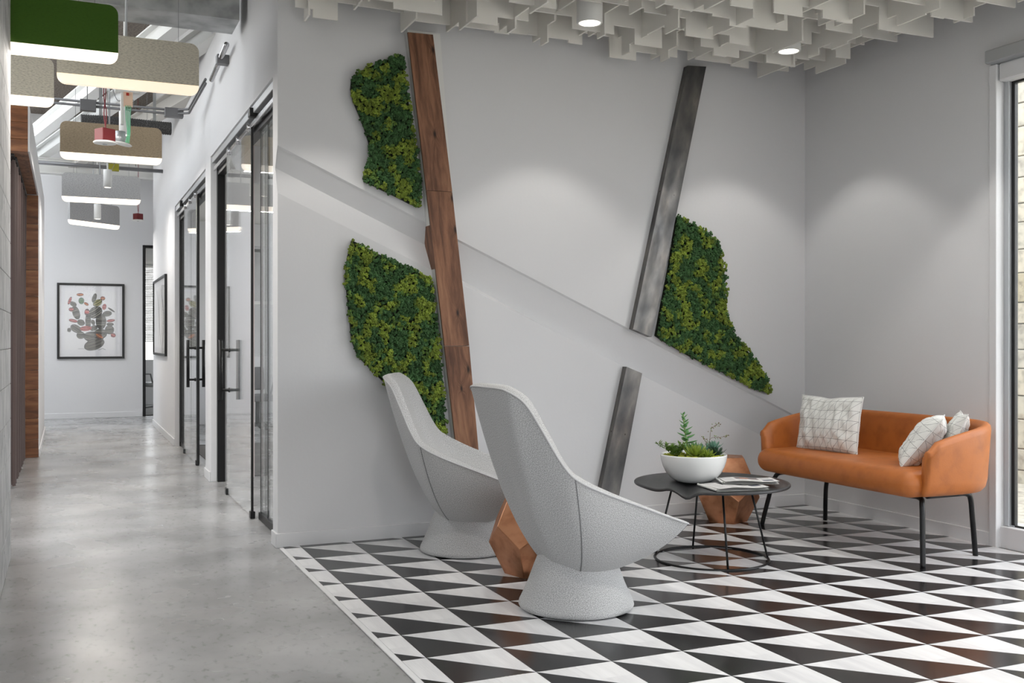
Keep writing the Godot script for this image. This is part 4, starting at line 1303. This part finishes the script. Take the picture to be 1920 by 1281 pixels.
func cushion(label: String, at: Vector3, basis: Basis, w: float, h: float, t: float, tex: Texture2D, sd: int) -> void:
	var o := thing("scatter_cushion", label, "cushion", at, "scatter cushions on the settee")
	o.basis = basis
	var m := mat(Color(1, 1, 1), 0.85)
	m.albedo_texture = tex
	var crease := FastNoiseLite.new()
	crease.seed = sd
	crease.frequency = 3.2
	crease.fractal_octaves = 2
	var edge := []
	for side in [1.0, -1.0]:
		var rows := []
		var n := 40
		for i in n + 1:
			var row := PackedVector3Array()
			for j in n + 1:
				var u := j / float(n) * 2.0 - 1.0
				var v := i / float(n) * 2.0 - 1.0
				var puff := pow(maxf(0.0, (1.0 - pow(absf(u), 2.6)) * (1.0 - pow(absf(v), 2.6))), 0.55)
				# edges drawn in between the corners
				var x := u * w * 0.5 * (1.0 - 0.055 * (1.0 - v * v))
				var y := -v * h * 0.5 * (1.0 - 0.06 * (1.0 - u * u) - (0.05 * exp(-pow((u + 0.05) / 0.22, 2.0)) if v < 0 else 0.0))
				var rad := Vector2(u, v).length()
				var wrinkle := crease.get_noise_3d(u * 1.3, v * 0.4 + 0.35 * u, side) * 0.034 * clampf(rad * 1.2, 0.25, 1.0) * puff
				row.append(Vector3(x, y, side * (t * 0.5 * puff) + wrinkle))
			rows.append(row)
		part(o, "front_panel" if side > 0 else "back_panel", grid(rows, false, false, side < 0), m)
		if side > 0:
			for j in n + 1: edge.append(rows[0][j])
			for i in range(1, n + 1): edge.append(rows[i][n])
			for j in range(n - 1, -1, -1): edge.append(rows[n][j])
			for i in range(n - 1, 0, -1): edge.append(rows[i][0])
	part(o, "edge_piping", tube(edge, 0.0032, 5, true), M.white)

# ---------------------------------------------------------------- coffee table and what stands on it
func wave(p: Vector2) -> float:
	# p.x to the right of the table, p.y towards its front
	var w := smoothstep(-0.20, 0.34, p.y)
	return w * (-0.030 * exp(-pow((p.x + 0.125) / 0.042, 2.0)) + 0.009 * exp(-pow((p.x + 0.215) / 0.035, 2.0)) - 0.006 * exp(-pow((p.x + 0.30) / 0.05, 2.0)))

func build_table() -> void:
	var at := Vector3(3.282, 0, -4.719)
	var o := thing("coffee_table", "round black coffee table with rippled top and wire base", "table", at)
	o.rotation_degrees.y = -34.8
	var st := st_new(false)
	var R := 0.424
	var tops := []
	for i in 27:
		var row := PackedVector3Array()
		var f := i / 26.0
		var rad := R * f
		for k in 120:
			var an := TAU * k / 120
			var p := Vector2(cos(an), sin(an)) * rad
			row.append(Vector3(p.x, 0.433 + wave(p), p.y))
		tops.append(row)
	for e in [[R + 0.003, -0.004], [R + 0.003, -0.010], [R - 0.002, -0.014]]:
		var row := PackedVector3Array()
		for k in 120:
			var an := TAU * k / 120
			var p := Vector2(cos(an), sin(an))
			row.append(Vector3(p.x * e[0], 0.433 + wave(p * R) + e[1], p.y * e[0]))
		tops.append(row)
	for i in range(26, -1, -2):
		var row := PackedVector3Array()
		for p in tops[i]: row.append(p + Vector3(0, -0.014, 0))
		tops.append(row)
	part(o, "table_top", grid(tops, true), M.table)
	var ring := []
	for k in 72: ring.append(Vector3(cos(TAU * k / 72) * 0.312, 0.0075, sin(TAU * k / 72) * 0.312))
	part(o, "base_ring", tube(ring, 0.0075, 8, true), M.black_metal)
	for deg in [10.0, 110.0, 172.0, 286.0]:
		var an := -deg_to_rad(deg)
		var d := Vector3(cos(an), 0, sin(an))
		part(o, "leg", tube([d * 0.312 + Vector3(0, 0.008, 0), d * 0.212 + Vector3(0, 0.419 + minf(0.0, wave(Vector2(d.x, d.z) * 0.212)), 0)], 0.0058, 8), M.black_metal)
	# bowl
	var b := Vector3(3.195, 0.4335, -4.765)
	var bowl := thing("planter_bowl", "glossy white ceramic bowl planter on the black coffee table", "planter", b)
	part(bowl, "bowl", lathe([Vector2(0.001, 0.0), Vector2(0.085, 0.0), Vector2(0.10, 0.004), Vector2(0.128, 0.022), Vector2(0.152, 0.05), Vector2(0.170, 0.085), Vector2(0.180, 0.118), Vector2(0.1845, 0.146), Vector2(0.1845, 0.151), Vector2(0.181, 0.1535), Vector2(0.176, 0.151), Vector2(0.172, 0.14), Vector2(0.166, 0.12), Vector2(0.001, 0.112)], 64), M.porcelain)
	part(bowl, "soil", lathe([Vector2(0.001, 0.139), Vector2(0.09, 0.138), Vector2(0.171, 0.132), Vector2(0.165, 0.118)], 40), M.soil)
	var cover := MultiMeshInstance3D.new()
	var mm := MultiMesh.new()
	mm.transform_format = MultiMesh.TRANSFORM_3D
	mm.use_colors = true
	mm.mesh = tuft_mesh(8)
	mm.instance_count = 170
	var r := RandomNumberGenerator.new()
	r.seed = 3
	for k in 170:
		var rad := 0.166 * sqrt(r.randf())
		var an := r.randf() * TAU
		mm.set_instance_transform(k, Transform3D((Basis(Vector3.UP, r.randf() * TAU) * Basis(Vector3.RIGHT, -PI * 0.5)).scaled(Vector3.ONE * r.randf_range(0.009, 0.016)), Vector3(cos(an) * rad, 0.135, sin(an) * rad)))
		mm.set_instance_color(k, Color(0.42, 0.46, 0.05) * r.randf_range(0.6, 1.1))
	cover.name = "ground_moss"
	cover.multimesh = mm
	cover.material_override = M.moss
	cover.set_meta("kind", "stuff")
	bowl.add_child(cover)
	build_plants(b + Vector3(0, 0.138, 0))
	newspaper("folded newspaper lying lowest on the coffee table edge", Vector3(3.245, 0.4345, -4.465), -34.8 + 26.0, 0.30, 0.23, 5)
	newspaper("upper newspaper overlapping the other on the coffee table", Vector3(3.375, 0.4515, -4.520), -34.8 + 12.0, 0.30, 0.19, 6)

func leaf_mesh(l: float, w: float, bend: float, tip := 0.7) -> ArrayMesh:
	var rows := []
	for i in 7:
		var f := i / 6.0
		var ww := w * 0.5 * pow(sin(PI * pow(clampf(f * 0.96 + 0.04, 0, 1), tip)), 0.8)
		var c := Vector3(0, bend * f * f * l, f * l)
		var row := PackedVector3Array()
		for j in 8:
			var an := TAU * j / 8.0
			row.append(c + Vector3(cos(an) * ww, sin(an) * ww * 0.28 + 0.12 * ww * cos(an) * cos(an), 0))
		rows.append(row)
	return grid(rows, true)

func build_plants(at: Vector3) -> void:
	var right := Vector3(0.916, 0, 0.402)
	var front := Vector3(-0.402, 0, 0.916)
	var r := RandomNumberGenerator.new()
	r.seed = 14
	# upright jade-like stem with oval leaves
	var o := thing("tall_succulent", "tall upright succulent with paired oval green leaves in bowl", "plant", at + right * -0.045 + front * -0.01)
	var top := Vector3(-0.012, 0.235, 0.0)
	part(o, "stem", tube([Vector3(0.025, -0.01, 0), Vector3(0.012, 0.08, 0), Vector3(-0.005, 0.16, 0), top], [0.006, 0.005, 0.004, 0.003], 8), M.leaf.stem)
	var lm := leaf_mesh(0.058, 0.034, 0.12)
	for k in 19:
		var y := 0.075 + k * 0.0088
		var s := lerpf(1.15, 0.42, k / 18.0)
		var c := Vector3(lerpf(0.012, -0.012, (y - 0.08) / 0.155), y, 0)
		part(o, "leaf", lm, M.leaf.jade, c, (Basis(Vector3.UP, k * 2.4 + 0.6) * Basis(Vector3.RIGHT, -0.15 - 0.03 * k)).scaled(Vector3.ONE * s))
	# low sprig on the near left
	o = thing("trailing_sprig", "small leaved green sprig leaning over the bowl's left side", "plant", at + right * -0.105 + front * 0.02)
	var sm := leaf_mesh(0.024, 0.012, 0.1)
	for b in 22:
		var tip: Vector3 = right * (-0.098 if b < 2 else r.randf_range(-0.06, 0.07)) + Vector3(0, 0.082 - 0.012 * b if b < 2 else r.randf_range(0.03, 0.08), 0) + front * r.randf_range(-0.04, 0.045)
		var root := Vector3(0, -0.005, 0) + right * r.randf_range(-0.01, 0.02)
		part(o, "twig", tube([root, root.lerp(tip, 0.5) + Vector3(0, 0.012, 0), tip], 0.0016, 5), M.leaf.sprig)
		for k in 12:
			var f := 0.25 + 0.75 * k / 11.0
			var p := root.lerp(tip, f) + Vector3(0, 0.048 * f * (1 - f), 0)
			part(o, "leaf", sm, M.leaf.sprig, p, Basis(Vector3.UP, r.randf() * TAU) * Basis(Vector3.RIGHT, r.randf_range(-0.8, 0.3)))
	# rosettes
	rosette("yellow_rosette", "yellow-green rosette succulent at the front of the bowl", at + right * 0.0 + front * 0.07, 0.100, 38, "aloe", 0.020)
	rosette("yellow_rosette", "smaller yellow-green rosette pressed beside the tall succulent", at + right * 0.055 + front * 0.095, 0.07, 30, "aloe", 0.016)
	rosette("blue_rosette", "pale blue-green succulent rosette in the middle of the bowl", at + right * 0.045 + front * -0.02, 0.090, 24, "blue", 0.030)
	rosette("pale_rosette", "bright green leafy rosette behind the bowl's centre", at + right * 0.015 + front * -0.075, 0.100, 26, "jade", 0.028)
	rosette("dark_rosette", "dark spiky rosette on the bowl's right side", at + right * 0.118 + front * 0.01, 0.080, 32, "dark", 0.017)
	rosette("blue_rosette", "grey-green pointed rosette above the dark one in bowl", at + right * 0.112 + Vector3(0, 0.035, 0) + front * -0.01, 0.072, 26, "blue", 0.017)
	# thin flower stalks
	o = thing("flower_stalk", "thin dry flower stalks with tiny buds rising from bowl", "plant", at + right * 0.085 + front * -0.02)
	for e in [[[0.0, 0.0], [0.01, 0.10], [0.02, 0.155], [0.065, 0.185]], [[0.0, 0.0], [0.012, 0.095], [0.07, 0.105], [0.115, 0.118]], [[0.0, 0.0], [-0.01, 0.07], [-0.03, 0.11]]]:
		var path := []
		for q in e: path.append(right * q[0] + Vector3(0, q[1], 0))
		path = spline(path, 6)
		part(o, "stalk", tube(path, 0.0011, 5), M.leaf.bud)
		for k in 22:
			var i := r.randi_range(path.size() / 2, path.size() - 1)
			var p: Vector3 = path[i] + Vector3(r.randf_range(-1, 1), r.randf_range(-1, 1), r.randf_range(-1, 1)) * 0.011
			part(o, "bud", bud_mesh(), M.leaf.bud if k % 3 else M.leaf.stem, p)

var bud_cache: ArrayMesh
func bud_mesh() -> ArrayMesh:
	if bud_cache == null:
		bud_cache = lathe([Vector2(0.0002, -0.003), Vector2(0.0024, -0.0012), Vector2(0.0026, 0.0008), Vector2(0.0003, 0.0034)], 7)
	return bud_cache

func rosette(called: String, label: String, at: Vector3, l: float, n: int, leaf: String, w: float) -> void:
	var o := thing(called, label, "plant", at)
	var m := leaf_mesh(l, w, 0.35, 1.2)
	for k in n:
		var f := k / float(n - 1)
		part(o, "leaf", m, M.leaf[leaf], Vector3(0, 0.006 * f, 0), (Basis(Vector3.UP, k * 2.39996) * Basis(Vector3.RIGHT, lerpf(-0.18, -1.25, f))).scaled(Vector3.ONE * lerpf(1.0, 0.55, f)))

func paper_print(sd: int) -> ImageTexture:
	var r := RandomNumberGenerator.new()
	r.seed = sd
	var im := Image.create(256, 192, false, Image.FORMAT_RGB8)
	im.fill(Color(0.80, 0.795, 0.785))
	for c in 4:
		for y in range(16, 180, 5):
			im.fill_rect(Rect2i(10 + c * 61, y, 50 - r.randi() % 8, 2), Color(0.60, 0.60, 0.60))
	im.fill_rect(Rect2i(71, 18, 112, 70), Color(0.42, 0.38, 0.37) if sd == 6 else Color(0.22, 0.22, 0.24))
	im.fill_rect(Rect2i(95, 30, 40, 50), Color(0.62, 0.42, 0.34) if sd == 6 else Color(0.50, 0.45, 0.42))
	im.fill_rect(Rect2i(193, 100, 50, 40), Color(0.35, 0.36, 0.40))
	im.fill_rect(Rect2i(10, 6, 236, 6), Color(0.30, 0.30, 0.30))
	return ImageTexture.create_from_image(im)

func newspaper(label: String, at: Vector3, turn: float, w: float, d: float, sd: int) -> void:
	var o := thing("newspaper", label, "newspaper", at, "newspapers on the coffee table")
	o.rotation_degrees.y = turn
	var m := mat(Color(1, 1, 1), 0.85)
	m.albedo_texture = paper_print(sd)
	for k in 4:
		var rows := []
		for i in 9:
			var row := PackedVector3Array()
			for j in 13:
				var u := j / 12.0 - 0.5
				var v := i / 8.0 - 0.5
				row.append(Vector3(u * (w - 0.004 * k) + 0.002 * k * (k % 2), 0.0008 + 0.0042 * k + 0.0018 * sin(u * 7.0 + k) * k * 0.6 + 0.0015 * k * v, v * (d - 0.003 * ((k * 2) % 3))))
			rows.append(row)
		part(o, "sheet", grid(rows), m if k == 3 else M.white)
	var fold := []
	for i in 9:
		var row := PackedVector3Array()
		for j in 7:
			var an := -PI * 0.5 + PI * j / 6.0
			row.append(Vector3(-w * 0.5 - 0.006 * cos(an), 0.0075 + 0.0065 * sin(an), (i / 8.0 - 0.5) * d))
		fold.append(row)
	part(o, "fold", grid(fold), M.white)

# ---------------------------------------------------------------- faceted stools
func build_stools() -> void:
	stool("faceted copper stool between the two grey lounge chairs", Vector3(2.215, 0, -4.80), 14.0)
	stool("faceted copper stool behind the coffee table by the back wall", Vector3(4.055, 0, -5.66), 40.0)

func stool(label: String, at: Vector3, turn: float) -> void:
	var o := thing("faceted_stool", label, "stool", at, "copper faceted stools")
	o.rotation_degrees.y = turn
	var H := 0.44
	var rm := 0.222
	var rt := rm * 0.618
	var ring := func(r: float, y: float, off: float) -> Array:
		var q := []
		for k in 5: q.append(Vector3(r * cos(TAU * (k + off) / 5), y, r * sin(TAU * (k + off) / 5)))
		return q
	var a: Array = ring.call(rt, 0.0, 0.0)
	var b: Array = ring.call(rm, H * 0.382, 0.0)
	var c: Array = ring.call(rm, H * 0.618, 0.5)
	var d: Array = ring.call(rt, H, 0.5)
	var faces := [a, d]
	for k in 5:
		var n := (k + 1) % 5
		faces.append([a[k], a[n], b[n], c[k], b[k]])
		faces.append([d[k], d[n], c[n], b[n], c[k]])
	var st := st_new()
	var cen := Vector3(0, H * 0.5, 0)
	# facets drawn in a little and joined by narrow chamfers
	var shrunk := []
	for f in faces:
		var m := Vector3.ZERO
		for p in f: m += p / f.size()
		var q := []
		for p in f: q.append(p.lerp(m, 0.028))
		face(st, q, cen)
		shrunk.append(q)
	for i in faces.size():
		for j in range(i + 1, faces.size()):
			var common := []
			for x in faces[i].size():
				for y in faces[j].size():
					if faces[i][x].distance_to(faces[j][y]) < 1e-4: common.append([x, y])
			if common.size() == 2:
				face(st, [shrunk[i][common[0][0]], shrunk[i][common[1][0]], shrunk[j][common[1][1]], shrunk[j][common[0][1]]], cen)
	for p in a + b + c + d:
		var q := []
		for i in faces.size():
			for x in faces[i].size():
				if faces[i][x].distance_to(p) < 1e-4: q.append(shrunk[i][x])
		face(st, q, cen)
	part(o, "copper_body", done(st), M.copper)

# ---------------------------------------------------------------- lamps
func spot(parent: Node3D, at: Vector3, energy: float, angle: float, blend: float, size: float, color: Color) -> void:
	var l := SpotLight3D.new()
	l.name = "lamp_light"
	l.position = at
	l.rotation_degrees = Vector3(-90, 0, 0)
	l.light_energy = energy
	l.light_color = color
	l.spot_angle = angle
	l.spot_angle_attenuation = blend
	l.spot_range = 30.0
	l.spot_attenuation = 2.0
	l.light_size = size
	l.shadow_enabled = true
	parent.add_child(l, true)

func build_downlights() -> void:
	var xs := [1.37, 2.84, 4.305]
	var zs := [-5.325, -3.86, -2.39, -0.92]
	var where := ["over the left end of the moss wall", "over the walnut plank strip", "over the corner by the settee"]
	var rowsay := ["cylinder downlight nearest the back wall", "cylinder downlight in the second row", "cylinder downlight in the third row", "cylinder downlight in the row overhead"]
	var housing := lathe([Vector2(0.001, 0.36), Vector2(0.076, 0.36), Vector2(0.077, 0.355), Vector2(0.077, 0.004), Vector2(0.075, 0.0), Vector2(0.066, 0.0), Vector2(0.064, 0.003), Vector2(0.058, 0.012), Vector2(0.001, 0.012)], 40)
	var ringm := lathe([Vector2(0.052, 0.0015), Vector2(0.062, 0.0015), Vector2(0.062, 0.010), Vector2(0.052, 0.010), Vector2(0.052, 0.0015)], 40)
	var lens := lathe([Vector2(0.001, 0.005), Vector2(0.033, 0.003), Vector2(0.036, 0.010), Vector2(0.001, 0.010)], 32)
	for j in 4:
		for i in 3:
			var o := thing("ceiling_downlight", "white %s %s" % [rowsay[j], where[i]], "downlight", Vector3(xs[i], 3.10, zs[j]), "cylinder downlights in the egg-crate ceiling")
			part(o, "housing", housing, M.white)
			part(o, "glow_ring_lamp", ringm, M.lamp)
			part(o, "lens_lamp", lens, M.lamp)
			part(o, "stem", tube([Vector3(0, 0.36, 0), Vector3(0, 0.5, 0)], 0.008, 8), M.white)
			spot(o, Vector3(0, -0.006, 0), 0.7 if j == 0 else 1.3, 45.0, 0.32, 0.03, Color(1.0, 0.985, 0.96))

func build_baffles() -> void:
	# centre, half turn, felt, label
	var list := [
		[Vector3(-0.155, 2.83, -6.343), 0.0, "felt_green", "green felt light baffle hanging nearest over the corridor", "lamp_hot"],
		[Vector3(-0.511, 2.83, -7.70), 0.0, "felt_beige", "beige felt light baffle cut off by the board wall", "lamp_hot"],
		[Vector3(0.366, 2.83, -6.95), 0.0, "felt_beige", "large speckled beige felt light baffle behind the green one", "lamp_warm"],
		[Vector3(0.367, 2.825, -9.815), 0.0, "felt_tan", "tan felt light baffle in the middle of the corridor", "lamp_hot"],
		[Vector3(0.367, 2.82, -12.78), 0.0, "felt_grey", "grey felt light baffle fourth along the corridor", "lamp_hot"],
		[Vector3(0.345, 2.80, -15.3), 40.0, "felt_grey", "small turned grey felt light baffle before the cactus print", "lamp_hot"]]
	var w := 0.853
	var h := 0.335
	var dif := 0.062
	var rc := 0.055
	for b in list:
		var o := thing("light_baffle", b[3], "pendant light", b[0], "felt light baffles over the corridor")
		o.rotation_degrees.y = b[1]
		var full := rrect(w, h, rc, 8)
		var upper := PackedVector2Array()
		var lower := PackedVector2Array()
		var cut := -h * 0.5 + dif
		var up := Geometry2D.intersect_polygons(full, PackedVector2Array([Vector2(-1, cut), Vector2(1, cut), Vector2(1, 1), Vector2(-1, 1)]))
		var lo := Geometry2D.intersect_polygons(full, PackedVector2Array([Vector2(-1, -1), Vector2(1, -1), Vector2(1, cut - 0.001), Vector2(-1, cut - 0.001)]))
		part(o, "felt_body", prism(up[0], -0.022, 0.022), M[b[2]], Vector3(0, h * 0.5, 0))
		part(o, "diffuser_lamp", prism(lo[0], -0.021, 0.021), M[b[4]], Vector3(0, h * 0.5, 0))
		for x in [-0.30, 0.30]:
			part(o, "cable", tube([Vector3(x, h - 0.002, 0), Vector3(x, 4.7 - b[0].y, 0)], 0.0015, 5), M.grey_wire)
		part(o, "feed_rod", tube([Vector3(-0.02, h - 0.002, 0), Vector3(-0.02, 4.7 - b[0].y, 0)], 0.007, 8), M.alu)
		var l := AreaLight3D.new()
		l.name = "diffuser_light"
		l.area_size = Vector2(0.80, 0.04)
		l.position = Vector3(0, -0.004, 0)
		l.rotation_degrees = Vector3(-90, 0, 0)
		l.light_energy = 1.5
		l.light_color = Color(1.0, 0.975, 0.945)
		l.area_range = 25.0
		l.shadow_enabled = true
		o.add_child(l)

func build_hanging_bits() -> void:
	# white cylinder spots on stems
	var cyl := lathe([Vector2(0.001, 0.19), Vector2(0.040, 0.19), Vector2(0.043, 0.187), Vector2(0.043, 0.003), Vector2(0.040, 0.0), Vector2(0.036, 0.0), Vector2(0.034, 0.006), Vector2(0.001, 0.006)], 28)
	var lens := lathe([Vector2(0.001, 0.001), Vector2(0.031, 0.001), Vector2(0.033, 0.005), Vector2(0.001, 0.005)], 24)
	var spots := [[Vector3(0.417, 2.846, -8.6), "white cylinder spotlight hanging before the tan baffle"], [Vector3(0.392, 2.843, -11.6), "white cylinder spotlight hanging before the fourth grey baffle"], [Vector3(0.35, 2.758, -13.9), "white cylinder spotlight hanging before the small turned baffle"]]
	for s in spots:
		var o := thing("pendant_spotlight", s[1], "spotlight", s[0], "white cylinder spotlights over the corridor")
		part(o, "housing", cyl, M.white)
		part(o, "lens_lamp", lens, M.lamp)
		part(o, "stem", tube([Vector3(0, 0.19, 0), Vector3(0, 4.7 - s[0].y, 0)], 0.009, 8), M.white)
		part(o, "power_cable", tube(spline([Vector3(0.04, 0.19, 0), Vector3(0.07, 0.27, 0), Vector3(0.02, 0.30, 0), Vector3(-0.05, 0.27, 0), Vector3(-0.09, 0.36, 0)], 6), 0.003, 6), M.grey_wire)
		spot(o, Vector3(0, -0.004, 0), 2.0, 40.0, 0.5, 0.03, Color(1.0, 0.96, 0.9))
	# red back boxes with white covers
	for s in [[Vector3(0.24, 2.585, -7.6), "red square box with white disc hanging on red wires", 1.0], [Vector3(0.918, 2.91, -15.3), "far red box with white disc near the cactus print wall", 1.0]]:
		var o := thing("alarm_speaker", s[1], "speaker", s[0], "red boxed ceiling speakers on wires")
		o.rotation_degrees.y = 32.0
		part(o, "back_box", box(Vector3(0.10, 0.085, 0.10), 0.003), M.red, Vector3(0, 0.062, 0))
		part(o, "cover_disc", lathe([Vector2(0.001, 0.02), Vector2(0.070, 0.018), Vector2(0.078, 0.010), Vector2(0.074, 0.004), Vector2(0.03, 0.0), Vector2(0.001, 0.0)], 32), M.white)
		part(o, "grille", lathe([Vector2(0.001, -0.006), Vector2(0.014, -0.005), Vector2(0.018, 0.002), Vector2(0.001, 0.002)], 20), M.alu)
		for k in 2:
			part(o, "wire", tube(spline([Vector3(0.0, 0.10, 0.01 * k), Vector3(0.012 - 0.02 * k, 0.22, 0), Vector3(-0.01 + 0.016 * k, 0.36, 0), Vector3(0.004, 0.7, 0), Vector3(0, 4.7 - s[0].y, 0)], 6), 0.0035, 6), M.red_wire)
	# opened emergency light driver with green wires and a tilted reflector
	var o := thing("open_fixture", "opened white fixture with circuit board, green wires and disc", "light fixture", Vector3(0.40, 2.70, -8.15))
	slab(o, "mount", Vector3(-0.075, 0.38, -0.04), Vector3(0.10, 0.45, 0.04), M.white, 0.005)
	slab(o, "bracket", Vector3(-0.035, 0.14, -0.03), Vector3(-0.012, 0.38, 0.03), M.white, 0.004)
	part(o, "stem", tube([Vector3(0.0, 0.45, 0), Vector3(0.0, 2.0, 0)], 0.012, 8), M.white)
	var bd := slab(o, "circuit_board", Vector3(-0.015, 0.27, 0.030), Vector3(0.05, 0.40, 0.036), M.board)
	part(bd, "chip", box(Vector3(0.02, 0.02, 0.008), 0.001), M.chip, Vector3(-0.004, 0.028, 0.006))
	for k in 4:
		part(o, "wire", tube(spline([Vector3(0.0 + k * 0.012, 0.28, 0.034), Vector3(0.002 + k * 0.010, 0.18, 0.045), Vector3(0.012 + k * 0.006, 0.08, 0.05), Vector3(0.0 + k * 0.008, 0.0, 0.02)], 6), 0.0032, 6), M.green_wire)
	part(o, "reflector_disc", lathe([Vector2(0.001, 0.012), Vector2(0.06, 0.010), Vector2(0.068, 0.004), Vector2(0.064, 0.0), Vector2(0.001, -0.006)], 32), M.white, Vector3(-0.02, -0.01, 0.0), Basis(Vector3.BACK, -0.18))
	part(o, "reflector_can", lathe([Vector2(0.001, 0.09), Vector2(0.038, 0.09), Vector2(0.04, 0.0), Vector2(0.001, 0.0)], 24), M.alu, Vector3(-0.035, 0.0, -0.02))
